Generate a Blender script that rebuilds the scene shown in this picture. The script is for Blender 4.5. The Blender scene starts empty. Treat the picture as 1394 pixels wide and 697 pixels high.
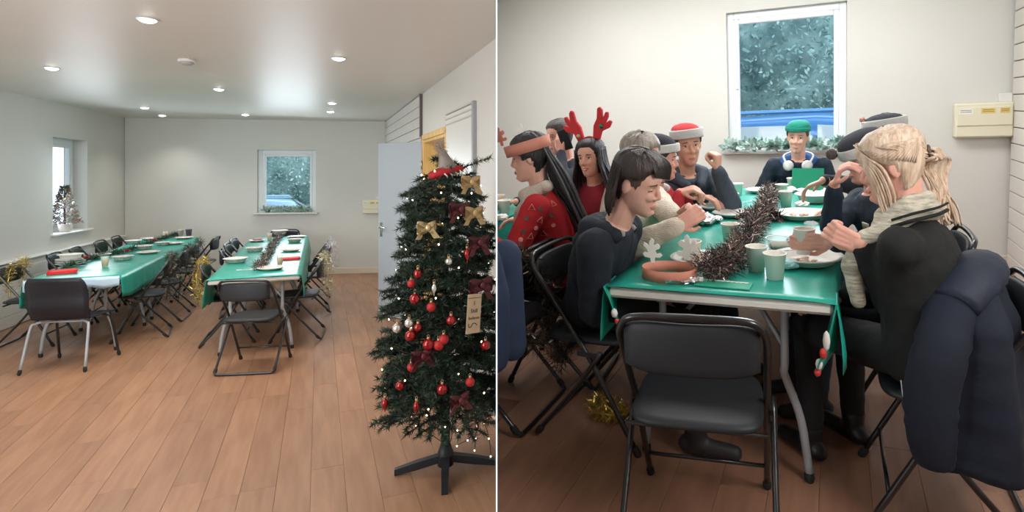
import bpy, bmesh, math, random
from math import sin, cos, pi, radians as R, sqrt, atan2, exp
from mathutils import Vector as V3, Matrix as M4, Quaternion, noise
SC = bpy.context.scene; COL = SC.collection
random.seed(7)
# ------------------------------------------------------------------ camera, sky, exposure
FPX, CX, CY = 800.0, 800.0, 240.0            # focal length and principal point (lens shift) of a 1394x697 frame
CAMZ = 1.69
cd = bpy.data.cameras.new('camera'); cam = bpy.data.objects.new('camera', cd); COL.objects.link(cam)
cd.sensor_width = 36.0; cd.lens = FPX / 1394 * 36; cd.clip_start = 0.05; cd.clip_end = 200
cd.shift_x = (697 - CX) / 1394; cd.shift_y = -(348.5 - CY) / 1394
cam.location = (0, 0, CAMZ); cam.rotation_euler = (pi / 2, 0, 0); SC.camera = cam
SC.view_settings.view_transform = 'Standard'; SC.view_settings.look = 'None'
SC.view_settings.exposure = 0.0; SC.view_settings.gamma = 1.0; SC.view_settings.use_curve_mapping = False
SC.cycles.use_denoising = True; SC.cycles.max_bounces = 8; SC.cycles.diffuse_bounces = 4; SC.cycles.sample_clamp_indirect = 4.0
W = bpy.data.worlds.new('overcast_sky'); SC.world = W; W.use_nodes = True
nt = W.node_tree; bg = nt.nodes['Background']
tc = nt.nodes.new('ShaderNodeTexCoord'); sx = nt.nodes.new('ShaderNodeSeparateXYZ'); rp = nt.nodes.new('ShaderNodeValToRGB')
nt.links.new(tc.outputs['Generated'], sx.inputs[0]); nt.links.new(sx.outputs['Z'], rp.inputs[0]); nt.links.new(rp.outputs[0], bg.inputs[0])
rp.color_ramp.elements[0].color = (.62, .74, .86, 1); rp.color_ramp.elements[1].color = (.80, .90, 1.0, 1)
bg.inputs[1].default_value = 3.5
# the two rooms: each has a rigid frame of its own (u across, v into the room, z up from its floor)
def unit(*a): return V3(a).normalized()
VL = unit((435 - CX) / FPX, 1, 0); UL = VL.cross(V3((0, 0, 1))).normalized(); WL = UL.cross(VL)
VR = unit((1135 - CX) / FPX, 1, (CY - 137) / FPX); UR = VR.cross(V3((0, 0, 1))).normalized(); WR = UR.cross(VR)
HL, HR = 1.69, 1.40
def room_matrix(U, Vv, Ww, h):
    o = V3((0, 0, CAMZ)) - Ww * h
    return M4(((U.x, Vv.x, Ww.x, o.x), (U.y, Vv.y, Ww.y, o.y), (U.z, Vv.z, Ww.z, o.z), (0, 0, 0, 1)))
RM = {'L': room_matrix(UL, VL, WL, HL), 'R': room_matrix(UR, VR, WR, HR), 'W': M4()}
ROOM = 'L'; TOP = []
def set_room(r):
    global ROOM
    ROOM = r
# lamps (room coordinates)
def area(name, room, loc, target, sx_, sy_, power, color=(1, 1, 1)):
    l = bpy.data.lights.new(name, 'AREA'); l.shape = 'RECTANGLE'; l.size = sx_; l.size_y = sy_; l.energy = power; l.color = color
    o = bpy.data.objects.new(name, l); COL.objects.link(o)
    d = (RM[room].to_3x3() @ (V3(target) - V3(loc))).normalized()
    o.matrix_world = M4.Translation(RM[room] @ V3(loc)) @ d.to_track_quat('-Z', 'Y').to_matrix().to_4x4()
    return o
area('daylight_back', 'L', (-.45, 10.9, 1.6), (-.5, 6, .6), .8, 1.0, 20, (.84, .93, 1))
area('daylight_side', 'L', (-2.95, 10.25, 1.55), (0, 8.5, .8), .8, 1.1, 15, (.84, .93, 1))
area('fill_behind', 'L', (-3.3, 1.2, 1.5), (-.6, 7, 1.5), 2.0, 1.6, 110, (.90, .96, 1))  # added soft fill from behind the camera; no window is there
area('fill_overhead_near', 'L', (-1.6, 2.6, 2.6), (-1.6, 4.2, 0), 2.6, .6, 60, (1, .97, .93))  # unseen fill lamp added under the near ceiling, not a fitting
area('fill_overhead_far', 'L', (-1.2, 6.2, 2.62), (-1.2, 6.6, 0), 2.4, 1.2, 85, (1, .98, .95))  # added lamp brightening the middle of the hall; no panel hangs there
area('daylight_window', 'R', (-.3, 5.4, 1.7), (-.4, 2.5, .9), .8, 1.1, 26, (.82, .93, 1))
area('fill_overhead', 'R', (-.9, 4.1, 2.62), (-.9, 4.3, 0), 3.0, .8, 76, (1, .985, .97))  # unseen overhead lamp added to lift the back wall
area('fill_front', 'R', (1.1, 1.2, 2.0), (-.6, 2.5, 1.0), .9, 1.0, 46, (1, .97, .95))  # fill added for the near faces; no window on that side
# ------------------------------------------------------------------ materials
WORK = bpy.data.scenes.new('workbench')            # an empty scene in which surfaces are grown; removed at the end
def work_dg():
    with bpy.context.temp_override(scene=WORK, view_layer=WORK.view_layers[0]): return bpy.context.evaluated_depsgraph_get()
MATS = {}
def mat(name, color, rough=.6, metal=0., var=0., vscale=6., bump=0., bscale=60., stretch=(1, 1, 1), emit=0., trans=0., coat=0., rand=0., spec=.5, color2=None, alpha=1.0, sheen=0., detail=3):
    if name in MATS: return MATS[name]
    m = bpy.data.materials.new(name); m.use_nodes = True; n = m.node_tree.nodes; k = m.node_tree.links
    b = n['Principled BSDF']; c = tuple(color) + (1,)
    b.inputs['Base Color'].default_value = c; b.inputs['Roughness'].default_value = rough; b.inputs['Metallic'].default_value = metal
    b.inputs['Specular IOR Level'].default_value = spec; b.inputs['Transmission Weight'].default_value = trans
    b.inputs['Coat Weight'].default_value = coat; b.inputs['Alpha'].default_value = alpha; b.inputs['Sheen Weight'].default_value = sheen
    if emit: b.inputs['Emission Color'].default_value = c; b.inputs['Emission Strength'].default_value = emit
    if var or bump or color2 or rand:
        t = n.new('ShaderNodeTexCoord'); mp = n.new('ShaderNodeMapping'); mp.inputs['Scale'].default_value = stretch
        k.new(t.outputs['Object'], mp.inputs[0])
        src = None
        if var or color2:
            nz = n.new('ShaderNodeTexNoise'); nz.inputs['Scale'].default_value = vscale; nz.inputs['Detail'].default_value = detail
            k.new(mp.outputs[0], nz.inputs['Vector'])
            mx = n.new('ShaderNodeMix'); mx.data_type = 'RGBA'
            c2 = color2 if color2 else [min(1, x * (1 + var)) for x in color]; c1 = color if color2 else [x * (1 - var) for x in color]
            mr = n.new('ShaderNodeMapRange'); mr.inputs[1].default_value = .35; mr.inputs[2].default_value = .65
            k.new(nz.outputs['Fac'], mr.inputs[0]); k.new(mr.outputs[0], mx.inputs['Factor'])
            mx.inputs['A'].default_value = tuple(c1) + (1,); mx.inputs['B'].default_value = tuple(c2) + (1,)
            src = mx.outputs['Result']
        if rand:
            oi = n.new('ShaderNodeObjectInfo'); hs = n.new('ShaderNodeHueSaturation'); mr2 = n.new('ShaderNodeMapRange')
            mr2.inputs[3].default_value = 1 - rand; mr2.inputs[4].default_value = 1 + rand
            k.new(oi.outputs['Random'], mr2.inputs[0]); k.new(mr2.outputs[0], hs.inputs['Value'])
            if src: k.new(src, hs.inputs['Color'])
            else: hs.inputs['Color'].default_value = c
            src = hs.outputs[0]
        if src: k.new(src, b.inputs['Base Color'])
        if bump:
            nb = n.new('ShaderNodeTexNoise'); nb.inputs['Scale'].default_value = bscale; nb.inputs['Detail'].default_value = 4
            k.new(mp.outputs[0], nb.inputs['Vector'])
            bp = n.new('ShaderNodeBump'); bp.inputs['Strength'].default_value = bump; bp.inputs['Distance'].default_value = .01
            k.new(nb.outputs['Fac'], bp.inputs['Height']); k.new(bp.outputs[0], b.inputs['Normal'])
    MATS[name] = m; return m
def srgb(r, g, b):
    f = lambda x: ((x / 255 + .055) / 1.055) ** 2.4 if x > 10 else x / 255 / 12.92
    return (f(r), f(g), f(b))
# ------------------------------------------------------------------ mesh builder
class MB:
    def __init__(s, M=None): s.v = []; s.f = []; s.mi = []; s.sm = []; s.M = M or M4(); s.cur = 0; s.smooth = True
    def add(s, vs, fs, smooth=None):
        b = len(s.v); s.v.extend(s.M @ V3(p) for p in vs)
        for f in fs: s.f.append([i + b for i in f]); s.mi.append(s.cur); s.sm.append(s.smooth if smooth is None else smooth)
        return s
    def box(s, c, d, bev=0., rot=None):
        x, y, z = d[0] / 2, d[1] / 2, d[2] / 2; c = V3(c); rot = rot or M4()
        if bev <= 0:
            vs = [(i * x, j * y, k * z) for i in (-1, 1) for j in (-1, 1) for k in (-1, 1)]
            fs = [(0, 1, 3, 2), (4, 6, 7, 5), (0, 4, 5, 1), (2, 3, 7, 6), (0, 2, 6, 4), (1, 5, 7, 3)]
        else:
            b = min(bev, x * .98, y * .98, z * .98); vs = []
            for i in (-1, 1):
                for j in (-1, 1):
                    for k in (-1, 1):
                        vs += [(i * x, j * (y - b), k * (z - b)), (i * (x - b), j * y, k * (z - b)), (i * (x - b), j * (y - b), k * z)]
            ix = lambda i, j, k, a: ((i > 0) * 4 + (j > 0) * 2 + (k > 0)) * 3 + a
            fs = []
            for i in (-1, 1):
                q = [ix(i, -1, -1, 0), ix(i, 1, -1, 0), ix(i, 1, 1, 0), ix(i, -1, 1, 0)]; fs.append(q if i > 0 else q[::-1])
                q = [ix(-1, i, -1, 1), ix(1, i, -1, 1), ix(1, i, 1, 1), ix(-1, i, 1, 1)]; fs.append(q[::-1] if i > 0 else q)
                q = [ix(-1, -1, i, 2), ix(1, -1, i, 2), ix(1, 1, i, 2), ix(-1, 1, i, 2)]; fs.append(q if i > 0 else q[::-1])
            for i in (-1, 1):
                for j in (-1, 1):
                    q = [ix(i, j, -1, 0), ix(i, j, 1, 0), ix(i, j, 1, 1), ix(i, j, -1, 1)]; fs.append(q[::-1] if i * j > 0 else q)
                    q = [ix(i, -1, j, 0), ix(i, 1, j, 0), ix(i, 1, j, 2), ix(i, -1, j, 2)]; fs.append(q if i * j > 0 else q[::-1])
                    q = [ix(-1, i, j, 1), ix(1, i, j, 1), ix(1, i, j, 2), ix(-1, i, j, 2)]; fs.append(q[::-1] if i * j > 0 else q)
                    for k in (-1, 1):
                        q = [ix(i, j, k, 0), ix(i, j, k, 1), ix(i, j, k, 2)]; fs.append(q if i * j * k > 0 else q[::-1])
        return s.add([c + rot @ V3(p) for p in vs], fs, False)
    def tube(s, pts, r, n=8, closed=False, flat=1.0, up=None):
        pts = [V3(p) for p in pts]; m = len(pts); rr = r if isinstance(r, (list, tuple)) else [r] * m
        vs = []; prev = None
        for i in range(m):
            a = pts[(i - 1) % m] if (closed or i > 0) else pts[i]; b = pts[(i + 1) % m] if (closed or i < m - 1) else pts[i]
            t = (b - a).normalized() if (b - a).length > 1e-9 else V3((0, 0, 1))
            if prev is None:
                g = V3(up) if up else (V3((0, 0, 1)) if abs(t.z) < .9 else V3((1, 0, 0)))
            else: g = prev
            nn = (g - t * g.dot(t))
            if nn.length < 1e-6: nn = t.orthogonal()
            nn.normalize(); prev = nn; bb = t.cross(nn)
            for j in range(n):
                an = 2 * pi * j / n; vs.append(pts[i] + nn * (cos(an) * rr[i] * flat) + bb * (sin(an) * rr[i]))
        fs = []
        for i in range(m if closed else m - 1):
            for j in range(n):
                a = i * n + j; b = i * n + (j + 1) % n; c = ((i + 1) % m) * n + (j + 1) % n; d = ((i + 1) % m) * n + j
                fs.append((a, b, c, d))
        if not closed: fs += [list(range(n))[::-1], [(m - 1) * n + j for j in range(n)]]
        return s.add(vs, fs)
    def cap(s, p0, p1, r0, r1, n=10, k=3):
        p0 = V3(p0); p1 = V3(p1); d = p1 - p0; L = d.length; t = d.normalized() if L > 1e-9 else V3((0, 0, 1))
        pts = []; rr = []
        for i in range(k):
            a = pi / 2 * (1 - i / k) * .96; pts.append(p0 - t * sin(a) * r0); rr.append(r0 * cos(a))
        pts.append(p0); rr.append(r0)
        if L > 1e-6: pts.append(p1); rr.append(r1)
        for i in range(1, k + 1):
            a = pi / 2 * i / k * .96; pts.append(p1 + t * sin(a) * r1); rr.append(r1 * cos(a))
        return s.tube(pts, rr, n)
    def rings(s, rings, close=True):
        n = len(rings[0]); vs = [p for r in rings for p in r]; fs = []
        for i in range(len(rings) - 1):
            for j in range(n): fs.append((i * n + j, i * n + (j + 1) % n, (i + 1) * n + (j + 1) % n, (i + 1) * n + j))
        if close: fs += [list(range(n))[::-1], [(len(rings) - 1) * n + j for j in range(n)]]
        return s.add(vs, fs)
    def ell(s, c, r, n=14, m=9, rot=None):
        c = V3(c); rot = rot or M4(); rg = []
        for i in range(m):
            a = -pi / 2 + pi * (i + .06) / (m - 1 + .12)
            rg.append([c + rot @ V3((r[0] * cos(a) * cos(2 * pi * j / n), r[1] * cos(a) * sin(2 * pi * j / n), r[2] * sin(a))) for j in range(n)])
        return s.rings(rg)
    def lathe(s, prof, c=(0, 0, 0), n=20, rot=None, close=True):
        c = V3(c); rot = rot or M4()
        return s.rings([[c + rot @ V3((r * cos(2 * pi * j / n), r * sin(2 * pi * j / n), z)) for j in range(n)] for r, z in prof], close)
    def prism(s, poly, z0, z1, smooth=False):
        n = len(poly)
        return s.add([(x, y, z0) for x, y in poly] + [(x, y, z1) for x, y in poly], [list(range(n))[::-1], [n + j for j in range(n)]] + [(j, (j + 1) % n, n + (j + 1) % n, n + j) for j in range(n)], smooth)
    def build(s, name, mats, parent=None, origin=None, loc=None, kind=None):
        me = bpy.data.meshes.new(name); o = V3(origin) if origin else V3()
        me.from_pydata([tuple(p - o) for p in s.v], [], s.f)
        mats = mats if isinstance(mats, (list, tuple)) else [mats]
        for m in mats: me.materials.append(m)
        me.polygons.foreach_set('material_index', s.mi); me.polygons.foreach_set('use_smooth', s.sm); me.update()
        return link(me, name, parent, origin if loc is None else loc, kind)
def link(me, name, parent=None, loc=None, kind=None):
    o = bpy.data.objects.new(name, me); COL.objects.link(o)
    if parent is not None: o.parent = parent
    else:
        TOP.append((o, ROOM))
        if loc is not None: o.location = loc
    if kind: o['kind'] = kind
    return o
def thing(name, label, cat, loc=(0, 0, 0), rz=0., group=None):
    o = bpy.data.objects.new(name, None); COL.objects.link(o); o.empty_display_size = .1; o.location = loc; o.rotation_euler = (0, 0, rz)
    TOP.append((o, ROOM)); return tag(o, label, cat, group)
def tag(o, label, cat, group=None):
    o['label'] = label; o['category'] = cat
    if group: o['group'] = group
    return o
def dup(root, label, loc, rz=None, group=None, scale=None):
    """copy a thing and its parts (mesh data shared)"""
    def cp(o, par):
        c = o.copy(); COL.objects.link(c)
        if par is not None: c.parent = par
        for ch in o.children: cp(ch, c)
        return c
    r = cp(root, None); TOP.append((r, ROOM)); r.location = loc
    if rz is not None: r.rotation_euler = (0, 0, rz)
    if scale: r.scale = scale
    r['label'] = label
    if group: r['group'] = group
    return r
def at(px, py, z=None, v=None, Y=None, room=None):
    """room coordinates of the point seen at a picture position, on the plane of height z, depth v or camera distance Y"""
    r = room or ROOM; U, Vv, Ww, h = (UL, VL, WL, HL) if r == 'L' else (UR, VR, WR, HR)
    d = V3(((px - CX) / FPX, 1, (CY - py) / FPX)); a, b, c = d.dot(U), d.dot(Vv), d.dot(Ww)
    t = Y if Y is not None else ((z - h) / c if z is not None else v / b)
    return V3((a * t, b * t, c * t + h))
def remesh(mb, voxel, smooth=2, mats=None, name='body', parent=None, origin=None, factor=.5):
    me = bpy.data.meshes.new('tmp'); me.from_pydata([tuple(p) for p in mb.v], [], mb.f); me.update()
    o = bpy.data.objects.new('tmp', me); WORK.collection.objects.link(o)
    md = o.modifiers.new('r', 'REMESH'); md.mode = 'VOXEL'; md.voxel_size = voxel; md.use_smooth_shade = True
    if smooth: ms = o.modifiers.new('s', 'SMOOTH'); ms.iterations = smooth; ms.factor = factor
    dg = work_dg(); ev = o.evaluated_get(dg)
    m2 = bpy.data.meshes.new_from_object(ev, depsgraph=dg); bpy.data.objects.remove(o); bpy.data.meshes.remove(me)
    if origin: m2.transform(M4.Translation(-V3(origin)))
    m2.materials.clear()
    for m in (mats if isinstance(mats, (list, tuple)) else [mats]): m2.materials.append(m)
    for p in m2.polygons: p.use_smooth = True
    m2.name = name
    return link(m2, name, parent, origin)
def curve(pts, n=8):
    """Catmull-Rom through points"""
    P = [V3(p) for p in pts]; P = [P[0] * 2 - P[1]] + P + [P[-1] * 2 - P[-2]]; out = []
    for i in range(1, len(P) - 2):
        a, b, c, d = P[i - 1:i + 3]
        for j in range(n):
            t = j / n; out.append(.5 * ((2 * b) + (c - a) * t + (2 * a - 5 * b + 4 * c - d) * t * t + (3 * b - a - 3 * c + d) * t ** 3))
    out.append(P[-2]); return out
def text_part(body, size, M, m, parent, name='lettering', extrude=.0004):
    c = bpy.data.curves.new(name, 'FONT'); c.body = body; c.size = size; c.align_x = 'CENTER'; c.align_y = 'CENTER'; c.extrude = extrude; c.resolution_u = 2
    t = bpy.data.objects.new('tmp', c); WORK.collection.objects.link(t)
    dg = work_dg(); me = bpy.data.meshes.new_from_object(t.evaluated_get(dg), depsgraph=dg)
    bpy.data.objects.remove(t); me.transform(M); me.materials.clear(); me.materials.append(m)
    return link(me, name, parent)
def wall_frame(A, B, z=0.):
    """frame of a wall seen from inside: x along A->B, y outwards, z up"""
    d = V3((B[0] - A[0], B[1] - A[1], 0)); L = d.length; d.normalize(); n = V3((-d.y, d.x, 0))
    return M4(((d.x, n.x, 0, A[0]), (d.y, n.y, 0, A[1]), (0, 0, 1, z), (0, 0, 0, 1))), L
def wall(name, A, B, h, m, holes=(), th=.28):
    M, L = wall_frame(A, B); b = MB(M); xs = sorted({0, L} | {h_[0] for h_ in holes} | {h_[1] for h_ in holes})
    for x0, x1 in zip(xs, xs[1:]):
        hs = [h_ for h_ in holes if h_[0] <= x0 + 1e-6 and h_[1] >= x1 - 1e-6]
        zs = [0, h]
        if hs: zs = [0, hs[0][2], None, hs[0][3], h]
        segs = [(0, h)] if not hs else [(0, hs[0][2]), (hs[0][3], h)]
        for z0, z1 in segs:
            if z1 - z0 > 1e-4: b.box(((x0 + x1) / 2, th / 2, (z0 + z1) / 2), (x1 - x0, th, z1 - z0))
    o = b.build(name, m, kind='structure'); return o, M, L
# materials of the place
wall_paint = mat('wall_paint', srgb(214, 213, 208), .55, var=.015, vscale=1.5, bump=.05, bscale=90)
ceil_paint = mat('ceiling_paint', srgb(222, 219, 214), .42, var=.01, vscale=1.0)
upvc = mat('white_upvc', srgb(232, 238, 242), .3)
gloss_white = mat('gloss_white', srgb(226, 226, 222), .35)
cream_trim = mat('cream_trim', srgb(222, 208, 190), .45)
pine = mat('pine_lining', srgb(226, 186, 116), .5, var=.1, vscale=5, stretch=(6, 6, .6))
door_blue = mat('pale_blue_door', srgb(170, 178, 186), .4)
chrome = mat('chrome', (.75, .75, .76), .2, 1.)
brass = mat('hinge_steel', (.55, .5, .42), .35, 1.)
dark_line = mat('dark_joint', srgb(96, 88, 86), .7)
shiplap = mat('shiplap_paint', srgb(214, 208, 202), .5, var=.02, vscale=2)
plankm = mat('laminate_plank', srgb(142, 102, 76), .46, color2=srgb(160, 120, 92), vscale=2.2, stretch=(7, .8, 1), rand=.10, bump=.03, bscale=30, detail=6)
floor_base = mat('floor_gap', srgb(120, 84, 66), .7)
black_vinyl = mat('black_vinyl', srgb(28, 31, 36), .55, bump=.08, bscale=300)
black_metal = mat('black_metal', srgb(22, 22, 24), .28, .0, spec=.6, coat=.3)
rubber = mat('black_rubber', (.012, .012, .012), .8)
navy_plastic = mat('navy_plastic', srgb(24, 26, 36), .45, bump=.05, bscale=200)
grey_metal = mat('grey_metal', srgb(160, 164, 168), .4, .2)
cloth_green = mat('green_table_cover', srgb(34, 156, 138), .31, var=.1, vscale=8, bump=.12, bscale=14)
cloth_pale = mat('pale_cloth_print', srgb(190, 214, 232), .5)
table_white = mat('table_plastic', srgb(222, 220, 212), .45)
paper_white = mat('paper_white', srgb(236, 234, 228), .7)
plate_mat = mat('printed_plate', srgb(238, 232, 226), .45, color2=srgb(214, 190, 180), vscale=35)
plate_dark = mat('pale_grey_tableware', srgb(196, 202, 204), .5)  # pale grey for plate rims and some cutlery
red_paper = mat('red_paper', srgb(206, 40, 44), .65, var=.08)
juice = mat('orange_juice', srgb(244, 168, 20), .25)
clear_plastic = mat('clear_plastic', (.92, .95, .96), .12, alpha=.32, spec=.6)
foil = mat('foil', (.78, .78, .8), .25, 1., bump=.5, bscale=40)
gold_tinsel = mat('gold_tinsel', srgb(196, 170, 88), .3, .85, var=.3, vscale=20)
brown_tinsel = mat('brown_tinsel', srgb(122, 104, 100), .25, .85, var=.4, vscale=25)
dark_tinsel = mat('dark_tinsel', srgb(76, 66, 54), .3, .8, var=.5, vscale=25)
white_tinsel = mat('silver_white_tinsel', srgb(220, 214, 216), .35, .4)
fir_green = mat('fir_needles', srgb(52, 74, 56), .55, color2=srgb(26, 44, 34), vscale=6)
garland_green = mat('garland_needles', srgb(40, 84, 56), .6, color2=srgb(20, 54, 40), vscale=14)
frost_green = mat('frosted_leaves', srgb(104, 146, 132), .6, color2=srgb(196, 214, 208), vscale=10)
red_gloss = mat('red_bauble', srgb(150, 16, 20), .16, .35, coat=.5)
red_matt = mat('red_matt', srgb(170, 26, 30), .55, var=.15)
silver = mat('silver_bauble', srgb(216, 212, 206), .2, .7)
gold_ribbon = mat('gold_ribbon', srgb(188, 158, 112), .45, .3, bump=.2, bscale=60)
burgundy = mat('burgundy_ribbon', srgb(78, 12, 20), .5, var=.2)
bulb_glow = mat('fairy_bulb', (1.0, .86, .6), .3, emit=6.)
lamp_glow = mat('downlight_glow', (1.0, .96, .88), .3, emit=14.)
hedge_m = mat('hedge_leaf', srgb(178, 202, 194), .6, color2=srgb(124, 160, 154), vscale=2.5, rand=.0)
hedge_core = mat('hedge_core', srgb(150, 176, 170), .9, color2=srgb(112, 140, 138), vscale=5)
asphalt = mat('asphalt', srgb(110, 112, 114), .9, var=.1, vscale=20)
car_blue = mat('car_blue', srgb(66, 132, 196), .3, .2, coat=.6)
car_glass = mat('car_glass', srgb(196, 214, 220), .1, .0, coat=.6)
car_dark = mat('car_dark', srgb(40, 44, 50), .5)
glass = mat('window_glass', (1, 1, 1), .0, trans=1.0)
gb = glass.node_tree.nodes; gb['Principled BSDF'].inputs['IOR'].default_value = 1.05
cream_box = mat('consumer_unit', srgb(226, 220, 196), .5)
yellow_lbl = mat('yellow_label', srgb(226, 198, 110), .6)
kraft = mat('kraft_card', srgb(196, 170, 140), .8, var=.06, vscale=30)
ink = mat('black_ink', (.02, .015, .015), .7)
felt_red = mat('felt_red', srgb(178, 36, 42), .8)
felt_grey = mat('felt_grey', srgb(150, 140, 132), .9, bump=.3, bscale=120)
beard_fur = mat('fur_beige', srgb(176, 158, 146), .9, bump=.6, bscale=90)
wire_green = mat('dark_wire', srgb(60, 34, 26), .6)

# ------------------------------------------------------------------ shared builders
def pick_box(name, c, d, m, parent=None, bev=0., kind=None, M=None):
    return MB(M).box(c, d, bev).build(name, m, parent, kind=kind)
def floor_planks(floor, u0, u1, v0, v1, w, ln, skip):
    meshes = []
    for k in range(5):
        b = MB(); b.box((0, 0, -.004), (w - .0012, ln - .0012, .008), .0008); o = b.build('plank', plankm, floor)
        me = o.data; me.transform(M4.Translation((0, 0, 0))); meshes.append(me); bpy.data.objects.remove(o)
    n = 0; row = 0; u = u0 + w / 2; rnd = random.Random(3)
    while u < u1:
        v = v0 - rnd.random() * ln
        while v < v1:
            if not skip(u, v + ln / 2) and n < 298:
                o = bpy.data.objects.new('plank', meshes[rnd.randrange(5)]); COL.objects.link(o); o.parent = floor
                o.location = (u, v + ln / 2, 0); o.rotation_euler = (0, 0, pi * rnd.randrange(2)); n += 1
            v += ln
        u += w; row += 1
def make_folding_chair(label, loc, rz, group, vin=None):
    vin = vin or black_vinyl
    t = thing('folding_chair', label, 'chair', loc, rz, group)
    b = MB(); rg = []
    for z, k in ((.435, .90), (.442, .985), (.452, 1.0), (.462, .97), (.466, .86), (.467, .4)):
        rg.append([V3((k * .205 * (1 - .10 * (sin(a) > 0) * abs(sin(a))) * math.copysign(abs(cos(a)) ** .38, cos(a)), k * .2 * math.copysign(abs(sin(a)) ** .38, sin(a)), z)) for a in [2 * pi * i / 40 for i in range(40)]])
    b.rings(rg); b.build('seat', vin, t)
    b = MB(); rg = []                                           # curved padded backrest
    for i in range(13):
        x = -.195 + .39 * i / 12; yc = -.205 - .028 * cos(x / .2 * pi / 2); hz = .080 - .022 * abs(x / .2) ** 6; top = .0
        rg.append([V3((x, yc + .013 * math.copysign(abs(cos(a)) ** .7, cos(a)), .705 + hz * math.copysign(abs(sin(a)) ** .6, sin(a)))) for a in [2 * pi * j / 14 for j in range(14)]])
    b.rings(rg); b.build('backrest', vin, t)
    pts = [(-.215, .235, .012), (-.215, .03, .40), (-.215, -.13, .64), (-.212, -.20, .735), (-.19, -.228, .785), (-.14, -.238, .802), (0, -.242, .806)]
    b = MB(); left = [V3(p) for p in curve(pts, 5)]; full = left + [V3((-p.x, p.y, p.z)) for p in left[-2::-1]]
    b.tube(full, .0115, 8); b.build('front_frame', black_metal, t)
    pts = [(-.236, .10, .425), (-.236, -.02, .26), (-.236, -.20, .05), (-.228, -.228, .020), (-.20, -.236, .013), (0, -.238, .013)]
    b = MB(); left = [V3(p) for p in curve(pts, 4)]; full = left + [V3((-p.x, p.y, p.z)) for p in left[-2::-1]]
    b.tube(full, .0105, 8); b.build('rear_frame', black_metal, t)
    b = MB(); b.tube([(-.215, .175, .125), (.215, .175, .125)], .008, 6); b.build('crossbar', black_metal, t)
    b = MB(); b.tube([(-.215, -.155, .425), (.215, -.155, .425)], .008, 6); b.build('seat_rail', black_metal, t)
    for sx_ in (-1, 1):
        b = MB(); b.cap((sx_ * .215, .237, .008), (sx_ * .215, .226, .03), .016, .015, 8, 2); b.build('foot', rubber, t)
        b = MB(); b.cap((sx_ * .236, -.2, .047), (sx_ * .236, -.215, .03), .015, .015, 8, 2); b.build('foot', rubber, t)
        b = MB(); b.box((sx_ * .2255, .035, .405), (.008, .10, .022), .003); b.build('hinge_bracket', black_metal, t)
    return t
def scatter_strips(b, path, rad, n, ln, wd, rnd, dirs=None, taper=.25):
    m = len(path) - 1
    for _ in range(n):
        s = rnd.random() * m; i = min(int(s), m - 1); p = path[i].lerp(path[i + 1], s - i)
        d = V3((rnd.gauss(0, 1), rnd.gauss(0, 1), rnd.gauss(0, 1))).normalized(); c = p + d * rad * rnd.random() ** .6
        e = (d + V3((rnd.gauss(0, .7), rnd.gauss(0, .7), rnd.gauss(0, .7)))).normalized(); L = ln * (.6 + .8 * rnd.random())
        sd = e.orthogonal().normalized(); sd.rotate(Quaternion(e, rnd.random() * 6.28)); sd *= wd
        b.add([c - sd, c + sd, c + e * L + sd * taper, c + e * L - sd * taper], [(0, 1, 2, 3)], False)
def tinsel(label, path, rad, n, m, ln=.035, wd=.0022, group=None, cat='tinsel', seed=1, name='tinsel_garland'):
    path = curve(path, 6); o0 = path[0]; t = thing(name, label, cat, tuple(o0), 0, group)
    b = MB(); b.tube([p - o0 for p in path], .0035, 5); b.build('core', m, t)
    b = MB(); scatter_strips(b, [p - o0 for p in path], rad, n, ln, wd, random.Random(seed)); b.build('strands', m, t, kind='stuff')
    return t
def leaf_quad(b, c, e, sd, ln, wd):
    b.add([c, c + e * ln * .5 + sd * wd, c + e * ln, c + e * ln * .5 - sd * wd], [(0, 1, 2, 3)], False)
def plate(label, loc, r=.115, m=None, group=None, deep=.018, name='paper_plate', food=None):
    t = thing(name, label, 'bowl' if deep > .03 else 'plate', loc, random.random() * 6, group)
    b = MB(); b.lathe([(.0, .002), (r * .62, .002), (r * .74, .006), (r * .86, deep), (r, deep + .003), (r, deep + .006), (r * .84, deep + .003), (r * .70, .010), (r * .58, .006), (0, .006)], n=28); b.build('dish', m or plate_mat, t)
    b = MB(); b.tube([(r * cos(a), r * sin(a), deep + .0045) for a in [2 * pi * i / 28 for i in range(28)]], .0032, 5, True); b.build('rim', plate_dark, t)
    if food:
        rnd = random.Random(hash(label) % 999); b = MB()
        for i in range(9):
            a = rnd.random() * 6.28; q = r * .5 * sqrt(rnd.random()); b.ell((q * cos(a), q * sin(a), .012), (.014 + .012 * rnd.random(), .012 + .01 * rnd.random(), .008), 8, 5)
        b.build('food', food, t)
    return t
def cup(label, loc, m, h=.092, r=.038, group=None, name='paper_cup', fill=None, tilt=None):
    t = thing(name, label, 'cup', loc, 0, group); r0 = r * .72
    b = MB(); b.lathe([(0, .003), (r0, .003), (r0, 0), (r0 + .001, 0), (r, h), (r + .002, h + .001), (r + .0022, h + .004), (r - .0015, h + .004), (r - .002, h), (r0 - .001, .006), (0, .006)], n=24); b.build('cup_wall', m, t)
    if name == 'paper_cup':
        b = MB(); b.tube([((r + .001) * cos(a), (r + .001) * sin(a), h + .002) for a in [2 * pi * i / 24 for i in range(24)]], .0026, 6, True); b.build('rolled_rim', m, t)
    if fill:
        b = MB(); q = r0 + (r - r0) * .75 - .003; b.lathe([(0, .008), (r0 - .003, .008), (q, h * .72), (0, h * .72)], n=20); b.build('drink', fill, t)
    return t
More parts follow.
